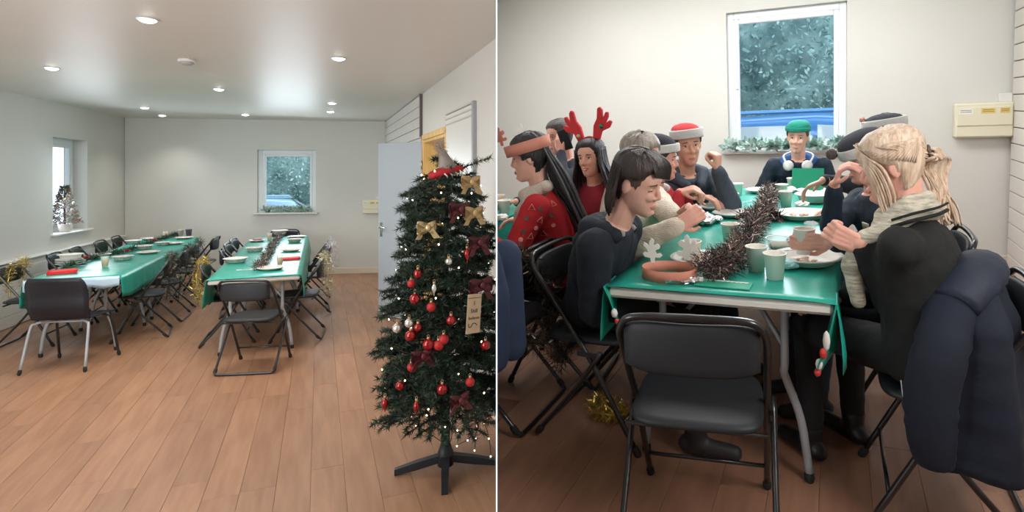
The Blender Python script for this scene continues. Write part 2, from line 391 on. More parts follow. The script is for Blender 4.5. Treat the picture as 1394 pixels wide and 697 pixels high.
def napkin(label, loc, rz, m, w=.165, d=.165, h=.006, fold=True, name='napkin', cat='napkin'):
    t = thing(name, label, cat, loc, rz)
    for k in range(3 if fold else 1):
        b = MB(); off = .004 * k; g = []
        for i in range(7):
            for j in range(7): g.append(V3((-w / 2 + w * i / 6 + off, -d / 2 + d * j / 6 + off, .0015 + k * h * .5 + .002 * sin(i * 1.3 + k) * sin(j * 1.1))))
        up = [p + V3((0, 0, h * .42)) for p in g]; q = [(i * 7 + j, (i + 1) * 7 + j, (i + 1) * 7 + j + 1, i * 7 + j + 1) for i in range(6) for j in range(6)]
        bd = [i * 7 for i in range(7)] + [42 + j for j in range(1, 7)] + [i * 7 + 6 for i in range(5, -1, -1)] + [j for j in range(5, 0, -1)]
        b.add(g + up, [f[::-1] for f in q] + [tuple(49 + x for x in f) for f in q] + [(bd[i], bd[(i + 1) % len(bd)], 49 + bd[(i + 1) % len(bd)], 49 + bd[i]) for i in range(len(bd))]); b.build('fold', m, t)
    return t
def cutlery(label, loc, rz, kind='fork', m=None):
    t = thing('plastic_' + kind, label, kind, loc, rz); m = m or paper_white
    b = MB(); b.tube([(0, -.08, .004), (0, 0, .007), (0, .035, .006)], [.0045, .0035, .004], 6, flat=.5); b.build('handle', m, t)
    b = MB()
    if kind == 'fork':
        for x in (-.008, -.0027, .0027, .008): b.tube([(x * .6, .035, .006), (x, .055, .005), (x, .085, .008)], [.0035, .002, .0012], 5)
    elif kind == 'spoon': b.ell((0, .058, .006), (.016, .026, .004), 12, 6)
    else: b.box((0, .07, .006), (.014, .08, .002), .001)
    b.build('head', m, t); return t
def cloth_table(label, clabel, u0, u1, v0, v1, n, drops, group, cover_front=.0, h=.74, front_pale=False, legs_front=None):
    """a row of n trestle tables and the printed cover that lies over them; drops: overhang (left, right)"""
    L = (v1 - v0) / n; tabs = []
    for k in range(n):
        a = v0 + k * L; cx = (u0 + u1) / 2
        t = thing('trestle_table', label[k], 'table', (cx, a + L / 2, 0), 0, group)
        b = MB(); b.box((0, 0, h - .026), (u1 - u0, L - .008, .040), .012); b.build('tabletop', table_white, t)
        for sy in (-1, 1):
            for sx_ in (-1, 1):
                b = MB(); x = sx_ * (u1 - u0) * .29; y = sy * (L / 2 - .18)
                b.tube(curve([(x, y, h - .046), (x, y + sy * .01, .45), (x + sx_ * .0, y + sy * .015, .40), (x + sx_ * .055, y + sy * .02, .24), (x + sx_ * .085, y + sy * .02, .02)], 4), .015, 8); b.build('leg', grey_metal, t)
                b = MB(); b.cap((x + sx_ * .084, y + sy * .02, .012), (x + sx_ * .083, y + sy * .02, .03), .019, .018, 8, 2); b.build('foot', rubber, t)
            b = MB(); x = (u1 - u0) * .29; y = sy * (L / 2 - .18)
            for sx_ in (-1, 1): b.tube([(sx_ * .05, y - sy * .22, h - .05), (sx_ * x, y, .50)], .010, 6)
            b.build('brace', grey_metal, t)
        tabs.append(t)
    # cover: top sheet, side drops with soft folds
    rnd = random.Random(int(abs(v0 * 100))); c = thing('table_cover', clabel, 'tablecloth', ((u0 + u1) / 2, (v0 + v1) / 2, 0))
    cx, cy = (u0 + u1) / 2, (v0 + v1) / 2; NU, NV = 14, max(30, int((v1 - v0) * 16)); vs = []; fs = []
    e = .006; prof = []
    dl, dr = drops
    us = [(-1, dl * (1 - k / 5)) for k in range(5)] + [(0, k / NU) for k in range(NU + 1)] + [(1, dr * (k + 1) / 5) for k in range(5)]
    for j in range(NV + 1):
        fv = j / NV; y = v0 - .006 + (v1 - v0 + .012) * fv - cy
        for sd, q in us:
            if sd == 0:
                x = u0 - e + (u1 - u0 + 2 * e) * q - cx; z = h + .003 + .002 * noise.noise(V3((x * 6, y * 6, 3)))
                if q in (0, 1): z -= .004
            else:
                wv = noise.noise(V3((y * 5, sd * 3.3, 1))) * .030 + noise.noise(V3((y * 13, sd * 3.3, 5))) * .014
                uneven = 1 + .25 * noise.noise(V3((y * 1.7, sd, 9)))
                x = (u0 - e if sd < 0 else u1 + e) - cx + sd * (.004 + (abs(wv) * 1.2 + .012) * min(1, q / .18)); z = h - q * uneven
            vs.append((x, y, z))
    n1 = len(us)
    for j in range(NV):
        for i in range(n1 - 1): fs.append((j * n1 + i, j * n1 + i + 1, (j + 1) * n1 + i + 1, (j + 1) * n1 + i))
    b = MB(); b.add(vs, fs); o = b.build('sheet', [cloth_green], c)
    so = o.modifiers.new('thickness', 'SOLIDIFY'); so.thickness = .002; so.offset = 1
    if cover_front or front_pale:
        b = MB(); hh = cover_front; g = []
        for i in range(25):
            x = u0 - .008 + (u1 - u0 + .016) * i / 24 - cx; w = .006 * sin(i * .9) + .004 * sin(i * 2.1)
            for k in range(4): g.append((x, v0 - cy - .009 - (.004 + abs(w)) * (k / 3), h + .003 - hh * (1 + .12 * sin(i * .7)) * k / 3))
        b.add(g, [(i * 4 + k, i * 4 + k + 1, (i + 1) * 4 + k + 1, (i + 1) * 4 + k) for i in range(24) for k in range(3)])
        o = b.build('front_hem', cloth_pale if front_pale else cloth_green, c); so = o.modifiers.new('thickness', 'SOLIDIFY'); so.thickness = .002; so.offset = 1
    return tabs, c
def window_unit(name, M, x0, x1, z0, z1, th, wallm, sill_out=.10, frame_w=.07, sill_over=.05, set_back=.16):
    """upvc window in a wall opening: wall frame M, reveal, frame, glass, sill board"""
    t = bpy.data.objects.new(name, None); COL.objects.link(t); TOP.append((t, ROOM)); t['kind'] = 'structure'
    y = set_back; t.matrix_basis = M
    b = MB()
    for (c, d) in (((x0 + frame_w / 2, y, (z0 + z1) / 2), (frame_w, .07, z1 - z0)), ((x1 - frame_w / 2, y, (z0 + z1) / 2), (frame_w, .07, z1 - z0)), (((x0 + x1) / 2, y, z0 + frame_w / 2), (x1 - x0 - 2 * frame_w, .07, frame_w)), (((x0 + x1) / 2, y, z1 - frame_w / 2), (x1 - x0 - 2 * frame_w, .07, frame_w))): b.box(c, d, .006)
    b.build('frame', upvc, t)
    b = MB(); f2 = frame_w; w = .045; a0, a1, c0, c1 = x0 + f2, x1 - f2, z0 + f2, z1 - f2
    for (c, d) in (((a0 + w / 2, y - .012, (c0 + c1) / 2), (w, .05, c1 - c0)), ((a1 - w / 2, y - .012, (c0 + c1) / 2), (w, .05, c1 - c0)), (((a0 + a1) / 2, y - .012, c0 + w / 2), (a1 - a0 - 2 * w, .05, w)), (((a0 + a1) / 2, y - .012, c1 - w / 2), (a1 - a0 - 2 * w, .05, w))): b.box(c, d, .008)
    sash = b.build('sash', upvc, t)
    b = MB(); b.box(((a0 + a1) / 2, y, (c0 + c1) / 2), (a1 - a0 - 2 * w + .01, .006, c1 - c0 - 2 * w + .01)); b.build('pane', glass, sash)
    b = MB(); b.box((a0 + w * .5, y - .045, (c0 + c1) / 2), (.02, .03, .11), .005); b.build('handle', upvc, t)
    b = MB(); b.box(((x0 + x1) / 2, (y - .035 - sill_out) / 2, z0 - .0125 + .014), (x1 - x0 + sill_over * 2, y - .035 + sill_out, .025), .006); b.build('sill', gloss_white, t)
    return t
def hedge(label, u0, u1, v, z0, z1, n, seed):
    t = thing('hedge', label, 'hedge', ((u0 + u1) / 2, v, 0)); rnd = random.Random(seed); cx = (u0 + u1) / 2
    b = MB(); g = []; NU, NZ = 40, 24
    f = lambda x, z: -.35 * noise.noise(V3((x * 1.3, z * 1.3, seed))) - .2 * noise.noise(V3((x * 3.1, z * 3.1, seed + 4)))
    for i in range(NU + 1):
        for k in range(NZ + 1):
            x = u0 + (u1 - u0) * i / NU; z = z0 + (z1 - z0) * k / NZ; g.append((x - cx, f(x, z), z))
    fs = [(i * (NZ + 1) + k, (i + 1) * (NZ + 1) + k, (i + 1) * (NZ + 1) + k + 1, i * (NZ + 1) + k + 1) for i in range(NU) for k in range(NZ)]
    nb = len(g); g += [(x, 1.2, z) for x, y, z in g]; fs += [tuple(nb + q for q in f_[::-1]) for f_ in fs[:]]
    b.add(g, fs); b.build('core', hedge_core, t)
    b = MB()
    for _ in range(n):
        x = u0 + (u1 - u0) * rnd.random(); z = z0 + (z1 - z0) * rnd.random(); c = V3((x - cx, f(x, z) - .02 - .16 * rnd.random() ** 2, z))
        e = V3((rnd.gauss(0, 1), -.6 - rnd.random(), rnd.gauss(.2, 1))).normalized(); sd = e.orthogonal().normalized(); sd.rotate(Quaternion(e, rnd.random() * 6.28))
        leaf_quad(b, c, e, sd, .07 + .05 * rnd.random(), .02)
    b.build('foliage', hedge_m, t, kind='stuff'); return t
def car(label, loc, rz, paint):
    t = thing('parked_car', label, 'car', loc, rz)
    sec = [(-2.1, .55, .80, .55), (-2.0, .35, .92, .80), (-1.2, .28, .98, .86), (0, .26, 1.0, .88), (1.0, .28, .98, .87), (1.9, .34, .88, .80), (2.1, .5, .74, .6)]
    def ring(x, z0, z1, hw, top=.92):
        return [V3((x, y, z)) for y, z in ((-hw, z0 + .1), (-hw * 1.02, (z0 + z1) / 2), (-hw * .97, z1 - .06), (-hw * top, z1), (hw * top, z1), (hw * .97, z1 - .06), (hw * 1.02, (z0 + z1) / 2), (hw, z0 + .1), (hw * .8, z0), (-hw * .8, z0))]
    b = MB(); b.rings([ring(*q) for q in sec]); b.build('body', paint, t)
    cab = [(-1.95, .95, 1.12, .70), (-1.65, .93, 1.36, .66), (-1.1, .93, 1.46, .64), (0, .93, 1.49, .63), (.55, .93, 1.45, .62), (1.05, .93, 1.16, .66), (1.3, .92, .98, .70)]
    def ring2(x, z0, z1, hw): return [V3((x, -hw - .16, z0)), V3((x, -hw, z1 - .05)), V3((x, -hw + .07, z1)), V3((x, hw - .07, z1)), V3((x, hw, z1 - .05)), V3((x, hw + .16, z0))]
    b = MB(); b.rings([ring2(*q) for q in cab]); b.build('cabin', paint, t)
    for s in (-1, 1):
        for xa, xb in ((-1.62, -.95), (-.88, -.05), (.02, .82)):
            b = MB(); za, zb = .99, 1.38; sl = .0
            xt0 = xa + (.12 if xa < -1.5 else 0); xt1 = xb - (.38 if xb > .7 else 0)
            q = [(xa, s * .80, za), (xb, s * .80, za), (xt1, s * .665, zb - (.03 if xb > .7 else 0)), (xt0, s * .665, zb)]
            b.add([V3(p) for p in q] + [V3(p) - V3((0, s * .03, 0)) for p in q], [(0, 1, 2, 3), (7, 6, 5, 4), (0, 4, 5, 1), (1, 5, 6, 2), (2, 6, 7, 3), (3, 7, 4, 0)], False); b.build('side_window', car_glass, t)
        for x in (-1.3, 1.3):
            b = MB(); b.lathe([(0, -.1), (.30, -.1), (.33, -.06), (.33, .06), (.30, .1), (0, .1)], (x, s * .82, .33), 24, M4.Rotation(pi / 2, 4, 'X')); b.build('wheel', car_dark, t)
        b = MB(); b.box((-.4, s * .62, 1.52), (1.9, .03, .03), .01); b.build('roof_rail', paint, t)
    q = [(.62, -.58, 1.43), (.62, .58, 1.43), (1.27, .66, 1.0), (1.27, -.66, 1.0)]
    b = MB(); b.add([V3(p) + V3((.02, 0, .02)) for p in q] + [V3(p) for p in q], [(0, 1, 2, 3), (7, 6, 5, 4), (0, 4, 5, 1), (1, 5, 6, 2), (2, 6, 7, 3), (3, 7, 4, 0)], False); b.build('windscreen', car_glass, t)
    return t
def ivy_garland(label, M, x0, x1, y, z, n, rad, seed, m=None):
    a = M @ V3((x0, y, z)); t = thing('leaf_garland', label, 'garland', tuple(a)); rnd = random.Random(seed); b = MB()
    path = [M @ V3((x0 + (x1 - x0) * i / 12, y + .01 * sin(i), z + rad * .5)) - a for i in range(13)]
    b.tube(path, .006, 5); b.build('stem', wire_green, t); b = MB()
    for _ in range(n):
        s = rnd.random() * 12; i = min(11, int(s)); p = path[i].lerp(path[i + 1], s - i); d = V3((rnd.gauss(0, 1), rnd.gauss(0, .5), rnd.gauss(.2, .8))).normalized(); sd = d.orthogonal().normalized(); sd.rotate(Quaternion(d, rnd.random() * 6.28))
        q = p + d * rad * .5 * rnd.random(); q.z = max(q.z, path[0].z - rad * .5 + .012)
        if (q + d * .05).z < path[0].z - rad * .45: d.z = abs(d.z)
        leaf_quad(b, q, d, sd, .05 + .02 * rnd.random(), .019)
    b.build('leaves', m or frost_green, t, kind='stuff'); return t
# ================================================================== LEFT ROOM: the long hall laid for a meal
set_room('L'); CH = 2.65
fl = MB(); fl.box((-1.5, 6.2, -.030), (6, 12.6, .044)); floor = fl.build('floor', floor_base, kind='structure')
def wall_left_u(v): return -3.25 + .097 * (v - 8.4)
floor_planks(floor, -4.0, 1.12, 2.6, 11.9, .172, 1.5, lambda u, v: u < wall_left_u(v) - .12 or v > 12.4 or (u > .2 and v < 2))
b = MB(); b.box((-1.4, 6.2, CH + .05), (6.2, 12.9, .10)); ceiling = b.build('ceiling', ceil_paint, kind='structure')
A, B = (-2.90, 11.90), (1.06, 10.85)
Mb, Lb = wall_frame(A, B)
def along(M, px, py, y=0):   # where a picture position meets a wall surface, in the wall's own frame
    Mi = M.inverted(); o = Mi @ at(0, 0, Y=0.0); p = Mi @ at(px, py, Y=5.0); d = p - o; t = (y - o.y) / d.y; return o + d * t
wx0 = along(Mb, 350, 250).x; wx1 = along(Mb, 430, 250).x; wz0, wz1 = 1.06, 2.14
wall('wall_back', A, B, CH, wall_paint, [(wx0, wx1, wz0, wz1)])
window_unit('window_1', Mb, wx0, wx1, wz0, wz1, .28, wall_paint, set_back=.09)
b = MB(Mb); b.box((Lb / 2 + .1, -.009, .05), (Lb - .2, .018, .10), .004); b.build('baseboard_back', cream_trim, kind='structure')
A2, B2 = (wall_left_u(2.0), 2.0), (wall_left_u(11.96), 11.96)
Ml, Ll = wall_frame(A2, B2)
lx0 = along(Ml, 72, 250).x; lx1 = along(Ml, 119, 250).x
wall('wall_left', A2, B2, CH, wall_paint, [(lx0, lx1, .93, 2.20)])
window_unit('window_2', Ml, lx0, lx1, .93, 2.20, .28, wall_paint, sill_out=.06, set_back=.20)
b = MB(Ml); b.box((Ll / 2 + 1.5, -.045, .36), (Ll - 3.6, .088, .72), .004)
boxing = b.build('trim_1', gloss_white, kind='structure')
for k in range(5):
    b = MB(Ml); b.box((Ll / 2 + 1.5, -.0945, .075 + .13 * k), (Ll - 3.6, .010, .126), .004); b.build('panel', gloss_white, boxing)
b = MB(Ml); b.box((Ll / 2 + 1.5, -.055, .732), (Ll - 3.56, .115, .022), .005); b.build('ledge', gloss_white, boxing)
A3, B3 = (1.06, 10.95), (1.12, 3.6)
Mr, Lr = wall_frame(A3, B3)
dx0, dx1 = 10.95 - 6.93, 10.95 - 5.68
wall('wall_right', A3, B3, CH, wall_paint, [(dx0, dx1, 0.0, 2.10)])
b = MB(Mr)
for x, w_ in ((dx0 + .015, .03), (dx1 - .015, .03)): b.box((x, .135, 1.05), (w_, .29, 2.10), .003)
b.box(((dx0 + dx1) / 2, .135, 2.085), (dx1 - dx0 - .06, .29, .03), .003)
lin = b.build('doorframe', pine, kind='structure'); lin.name = 'trim_2'
for x in (dx0 - .032, dx1 + .032):
    b = MB(Mr); b.box((x, -.008, 1.07), (.064, .018, 2.14), .004); b.build('architrave', pine, lin)
b = MB(Mr); b.box(((dx0 + dx1) / 2, -.008, 2.135), (dx1 - dx0 + .128, .018, .064), .004); b.build('architrave', pine, lin)
b = MB(Mr); b.box(((dx0 + dx1) / 2 + .3, .9, 1.3), (3.0, .1, 2.6)); b.build('wall_passage', wall_paint, kind='structure')
# open door leaf, hinged at the far jamb
hx = V3((1.085, 6.95, 0)); fe = V3((.66, 7.52, 0)); dv = fe - hx; dl = dv.length
t = bpy.data.objects.new('door_1', None); COL.objects.link(t); TOP.append((t, 'L')); t['kind'] = 'structure'; t.location = hx; t.rotation_euler = (0, 0, atan2(dv.y, dv.x))
b = MB(); b.box((dl / 2, 0, 1.05), (dl, .042, 2.07), .003); leaf = b.build('leaf', door_blue, t)
for s in (-1, 1):
    b = MB(); b.box((dl - .06, s * .026, 1.05), (.04, .010, .17), .003); b.build('handle_plate', chrome, leaf)
    b = MB(); b.tube([(dl - .06, s * .03, 1.08), (dl - .06, s * .07, 1.08), (dl - .07, s * .075, 1.08), (dl - .18, s * .075, 1.078)], .009, 8); b.build('handle', chrome, leaf)
for z in (.25, 1.05, 1.82):
    b = MB(); b.tube([(-.004, .026, z - .05), (-.004, .026, z + .05)], .009, 8); b.build('hinge', brass, t)
# shiplap boards on the far stretch of the wall
b = MB(Mr); b.box((dx0 / 2 - .05, -.004, CH / 2), (dx0 - .14, .006, CH - .01)); sl = b.build('trim_3', dark_line, kind='structure')
for k in range(21):
    b = MB(Mr); b.box((dx0 / 2 - .05, -.014, .064 + .1258 * k), (dx0 - .15, .016, .1185), .004); b.build('plank', shiplap, sl)
b = MB(Mr); b.box((dx0 - .105, -.016, 2.15 + .25), (.022, .034, .50), .003); b.build('edge_strip', dark_line, sl)
# tall pale board with a grey edge strip beside the doorway
b = MB(Mr); x0, x1 = dx1 + .09, 10.95 - 4.56
b.box(((x0 + x1) / 2, -.010, 1.13), (x1 - x0, .020, 2.26), .003); tb = b.build('trim_4', gloss_white, kind='structure')
b = MB(Mr); b.box((x1 + .02, -.016, 1.14), (.04, .034, 2.28), .004); b.build('edge_strip', grey_metal, tb)
for k in range(3):
    b = MB(Mr); b.box(((x0 + x1) / 2, -.016, 2.272 - .05 * k), (x1 - x0, .034, .016), .004); b.build('edge_strip', shiplap, tb)
b = MB(Mr); b.box((x1 + 1.2, -.009, .05), (1.6, .018, .10), .004); b.build('baseboard_right', cream_trim, kind='structure')
# partition between the two rooms: a thin leaf of wall that tapers to its near edge
set_room('W')
b = MB(); n0, n1 = 1.62, 13.0; k0, k1 = (675.9 - CX) / FPX, (676.3 - CX) / FPX
b.add([(k0 * n0, n0, -1), (k1 * n0, n0, -1), (k1 * n1, n1, -1), (k0 * n1, n1, -1), (k0 * n0, n0, 5), (k1 * n0, n0, 5), (k1 * n1, n1, 5), (k0 * n1, n1, 5)], [(3, 2, 1, 0), (4, 5, 6, 7), (0, 1, 5, 4), (1, 2, 6, 5), (2, 3, 7, 6), (3, 0, 4, 7)], False)
b.build('wall_partition', wall_paint, kind='structure')
# the end of the hall behind the viewpoint
for n_, c_, d_ in (('wall_behind', (-1.45, -1.25, 1.3), (6.6, .1, 3.2)), ('wall_behind_left', (-4.55, -.5, 1.3), (.1, 1.6, 3.2)), ('wall_behind_right', (1.75, -.4, 1.3), (.1, 1.8, 3.2)), ('ceiling_behind', (-1.45, -.1, 2.72), (6.6, 2.3, .1)), ('floor_behind', (-1.45, .4, -.08), (6.6, 3.3, .05))): pick_box(n_, c_, d_, wall_paint if 'floor' not in n_ else floor_base, kind='structure')
set_room('L')
# ceiling lamps and smoke alarm
spots = [(-.954, 4.377, 'nearest the camera, left of middle'), (-2.15, 6.684, 'above the left table, nearest one'), (.141, 5.166, 'on the right side, nearest the tree'), (-1.004, 7.539, 'in the middle row beyond the smoke alarm'), (-2.214, 10.0, 'far left, second from the back wall'), (-2.243, 11.15, 'far left corner, closest to the back wall'), (-1.045, 10.479, 'in the middle row above the back window'), (.148, 8.355, 'right row, in front of the farthest one'), (.148, 9.459, 'right row, farthest from the camera')]
for u, v, lb in spots:
    t = thing('ceiling_downlight', 'round glowing recessed downlight ' + lb, 'ceiling light', (u, v, CH))
    b = MB(); b.lathe([(.046, -.002), (.056, -.002), (.058, -.006), (.054, -.010), (.046, -.008)], n=24); b.build('rim', upvc, t)
    b = MB(); b.lathe([(0, -.024), (.022, -.022), (.038, -.016), (.046, -.009), (.046, -.003), (0, -.003)], n=20); b.build('lamp', lamp_glow, t)
    l = bpy.data.lights.new('downlight', 'SPOT'); l.energy = 26; l.spot_size = R(115); l.spot_blend = .8; l.shadow_soft_size = .05; l.color = (1, .95, .86)
    lo = bpy.data.objects.new('downlight', l); COL.objects.link(lo); lo.parent = t; lo.location = (0, 0, -.04)
t = thing('smoke_alarm', 'white domed smoke alarm on the hall ceiling', 'smoke alarm', (-.99, 5.75, CH))
b = MB(); b.lathe([(0, -.002), (.062, -.002), (.064, -.018), (.058, -.024), (0, -.024)], n=28); b.build('base', gloss_white, t)
b = MB(); b.lathe([(.05, -.024), (.052, -.034), (.03, -.048), (0, -.050)], n=24); b.build('cover', mat('alarm_grey', srgb(176, 170, 170), .6), t)
# consumer unit on the back wall
def fuse_box(label, M, x, z, w, h, d=.10):
    t = thing('fuse_box', label, 'fuse box'); t.matrix_basis = M @ M4.Translation((x, -.003, z))
    b = MB(); b.box((0, -d / 2, 0), (w, d, h), .012); b.build('casing', cream_box, t)
    b = MB(); b.box((.0, -d - .004, h * .12), (w * .94, .010, h * .55), .004); b.build('cover', cream_box, t)
    for xx, ww, m in ((-.32, .24, paper_white), (.06, .24, yellow_lbl), (.34, .16, yellow_lbl)):
        b = MB(); b.box((xx * w, -d - .0095, h * .27), (ww * w, .002, h * .16)); b.build('sticker', m, t)
        b = MB()
        for k in range(2): b.box((xx * w, -d - .0108, h * .30 - k * h * .05), (ww * w * .8, .0008, h * .016))
        b.build('print', mat('print_grey', srgb(120, 112, 100), .8), t)
    b = MB(); b.box((w * .38, -d * .3, h * .62), (w * .22, d * .6, h * .26), .006); b.build('junction_box', gloss_white, t)
    return t
p = along(Mb, 507, 281); p.z += .0; fuse_box('small cream fuse box on the back wall beside the open door', Mb, p.x, p.z, .30, .24)
# outside the back window and the left window
b = MB(); b.box((-1, 17.5, -.3), (12, 10.5, .1)); o = b.build('ground_outside', asphalt, kind='structure')
hedge('tall green hedge seen through the far window of the hall', -4.2, 2.2, 16.2, -.2, 4.2, 11000, 3)
car('pale blue parked car seen through the far window of the hall', (-1.1, 14.0, -.26), R(4), mat('car_pale_blue', srgb(150, 190, 214), .3, .2, coat=.5))
b = MB(); b.box((-6.5, 10, -.3), (6, 9, .1)); b.build('ground_side', asphalt, kind='structure')
hedge_side = hedge('hedge seen through the left side window of the hall', -5, 5, 0, -.2, 3.4, 4000, 9); hedge_side.location = (-6.6, 12.5, 0); hedge_side.rotation_euler = (0, 0, pi / 2)
ivy_garland('frosted leaf garland on the sill of the far hall window', Mb, wx0 + .10, wx1 - .10, -.03, wz0 + .014, 420, .08, 5)
# little decorated tree on the left window sill
p = along(Ml, 92, 300, .05); tp = Ml @ V3((lx0 + (lx1 - lx0) * .42, .04, .93))
t = thing('small_christmas_tree', 'small frosted Christmas tree on the left window sill', 'christmas tree', tuple(tp + V3((0, 0, .0145))))
b = MB(); b.lathe([(0, 0), (.06, 0), (.065, .02), (.075, .10), (.07, .105), (0, .10)], n=16); b.build('pot', mat('pot_white', srgb(214, 206, 200), .5), t)
b = MB(); b.tube([(0, 0, .09), (0, 0, .60)], [.014, .005], 6); b.build('trunk', wire_green, t)
rnd = random.Random(5); b = MB()
for _ in range(1500):
    z = .12 + .50 * rnd.random() ** 1.25; r = .155 * (1 - (z - .12) / .53) + .012; a = rnd.random() * 6.283; q = r * sqrt(rnd.random())
    c = V3((q * cos(a), q * sin(a), z)); e = V3((cos(a), sin(a), rnd.gauss(-.1, .5))).normalized(); sd = e.orthogonal().normalized(); sd.rotate(Quaternion(e, rnd.random() * 6.28)); leaf_quad(b, c, e, sd, .045, .007)
b.build('foliage', mat('small_tree_needles', srgb(92, 110, 96), .6, color2=srgb(150, 120, 110), vscale=22), t, kind='stuff')
for i in range(14):
    z = .16 + .028 * i; a = i * 2.4; r = .15 * (1 - (z - .12) / .53) + .015
    b = MB(); b.ell((r * cos(a), r * sin(a), z), (.017, .017, .017), 10, 7); b.build('bauble', [red_gloss, gold_ribbon, silver][i % 3], t)
# ------------------------------------------------------------------ tables and chairs
CA = 'black folding chairs in the hall'
chair0 = make_folding_chair('black folding chair at the near end of the right hall table', (-.52, 5.98, 0), R(-16), CA)
for (u, v, rz, lb) in [
    (-.84, 7.05, -90, 'black folding chair at left of the right hall table, nearest, gold tinsel round it'), (-.86, 8.35, -84, 'folding chair at left of the right hall table, second from the front'),
    (-.88, 9.0, -92, 'folding chair at left of the right hall table, third from the front'), (-.88, 9.62, -95, 'folding chair at left of the right hall table, farthest'),
    (-.52, 10.72, 180, 'black folding chair at the far end of the right hall table, under the window'), (-.20, 6.92, 84, 'black folding chair at right of the right hall table, gold tinsel on its back'),
    (-.12, 8.15, 92, 'black folding chair at right of the right hall table, white tinsel on its back'), (-.10, 9.15, 88, 'black folding chair at right of the right hall table, farthest'),
    (-2.62, 7.75, -96, 'black folding chair by the left wall with gold tinsel, nearest the camera'), (-2.56, 8.72, -90, 'black folding chair by the left wall, second from the front'),
    (-2.54, 9.3, -88, 'black folding chair by the left wall, third from the front'), (-2.52, 10.12, -92, 'black folding chair by the left wall, fourth, below the small tree'),
    (-2.50, 10.75, -90, 'black folding chair by the left wall, farthest into the corner'), (-1.70, 7.62, 96, 'black folding chair right of the left hall table, first, dark tinsel on it'),
    (-1.68, 8.38, 88, 'black folding chair right of the left hall table, second'), (-1.70, 9.2, 92, 'black folding chair right of the left hall table, third'),
    (-1.60, 10.1, 84, 'black folding chair right of the left hall table, farthest, pulled out')]:
    dup(chair0, lb, (u, v, 0), R(rz), CA)
# moulded plastic stacking chair
t = thing('stacking_chair', 'navy moulded plastic stacking chair at the end of the left hall table', 'chair', (-2.02, 6.72, 0), R(-14))
b = MB(); rg = []
for i in range(19):
    s = i / 18
    if s < .5: y = .23 - .40 * s / .5; z = .445 - .018 * sin(pi * s / .5) + (.0 if s > .06 else -.02); hw = .225
    else: q = (s - .5) / .5; y = -.17 - .085 * q - .03 * sin(pi * min(1, q * 2)) * .6; z = .445 + .37 * q ** .9; hw = .225 + .012 * sin(pi * q) - .03 * max(0, q - .85) / .15
    row = []
    n_ = 10
    for j in range(n_ + 1):
        x = -hw + 2 * hw * j / n_; dz = .012 * (2 * abs(j / n_ - .5)) ** 3 if s < .5 else 0; dy = .03 * (2 * abs(j / n_ - .5)) ** 2 if s >= .5 else 0
        row.append(V3((x, y + dy, z + dz)))
    rg.append(row)
vs = [p for r_ in rg for p in r_]; b.add(vs, [(i * 11 + j, i * 11 + j + 1, (i + 1) * 11 + j + 1, (i + 1) * 11 + j) for i in range(18) for j in range(10)])
o = b.build('shell', navy_plastic, t); so = o.modifiers.new('thickness', 'SOLIDIFY'); so.thickness = .010; so.offset = 0
for sx_ in (-1, 1):
    for sy, (yt, yb) in ((1, (.12, .24)), (-1, (-.12, -.25))):
        b = MB(); b.tube(curve([(sx_ * .16, yt, .418), (sx_ * .20, yt + sy * .02, .405), (sx_ * .222, yt + sy * .045, .36), (sx_ * .245, yb, .012)], 4), .0115, 8); b.build('leg', grey_metal if sy < 0 else black_metal, t)
        b = MB(); b.cap((sx_ * .245, yb, .012), (sx_ * .243, yb - sy * .005, .035), .015, .015, 8, 2); b.build('foot', rubber, t)
b = MB()
for y in (.12, -.12): b.tube([(-.17, y, .416), (.17, y, .416)], .010, 6)
b.build('seat_rail', grey_metal, t)
cloth_table(['trestle table in the left hall row, nearest the camera', 'trestle table in the left hall row, middle one', 'trestle table in the left hall row, farthest'], 'green table cover over the long left hall table, pale blue front hem', -2.43, -1.74, 6.95, 10.95, 3, (.25, .23), 'trestle tables in the left row', .10, front_pale=True)
cloth_table(['trestle table in the right hall row, nearest the camera', 'trestle table in the right hall row, farther one, below the window'], 'green table cover over the right hall table with the brown tinsel', -.93, -.17, 6.3, 10.35, 2, (.26, .25), 'trestle tables in the right row', .0)
# tinsel on the chairs
def chair_tinsel(label, u, v, side, m, n, rad, seed, low=.48):
    s = side
    return tinsel(label, [(u, v - .20, low), (u + s * .03, v - .17, .66), (u + s * .02, v - .10, .80), (u, v + .06, .83), (u + s * .01, v + .17, .78), (u + s * .05, v + .20, .60), (u + s * .03, v + .21, low - .1)], rad, n, m, seed=seed)
chair_tinsel('gold tinsel wound over the nearest left chair of the right hall table', -1.075, 7.05, -1, gold_tinsel, 900, .045, 11, .42)
chair_tinsel('pale gold tinsel over the nearest right chair of the right hall table', .05, 6.92, 1, mat('pale_gold_tinsel', srgb(190, 180, 150), .35, .7, var=.3, vscale=20), 1300, .06, 12, .5)
chair_tinsel('white and silver tinsel over the second right chair of the right hall table', .13, 8.15, 1, white_tinsel, 1200, .06, 13, .62)
chair_tinsel('gold tinsel trailing over the seat of the chair by the left wall', -2.74, 7.74, -1, gold_tinsel, 700, .045, 14, .50)
chair_tinsel('dark tinsel over the first chair right of the left hall table', -1.46, 7.62, 1, dark_tinsel, 1200, .05, 15, .40)
chair_tinsel('dark tinsel over the second chair right of the left hall table', -1.44, 8.40, 1, dark_tinsel, 900, .05, 16, .46)
chair_tinsel('thin dark tinsel over the third chair right of the left hall table', -1.46, 9.2, 1, dark_tinsel, 600, .045, 17, .5)
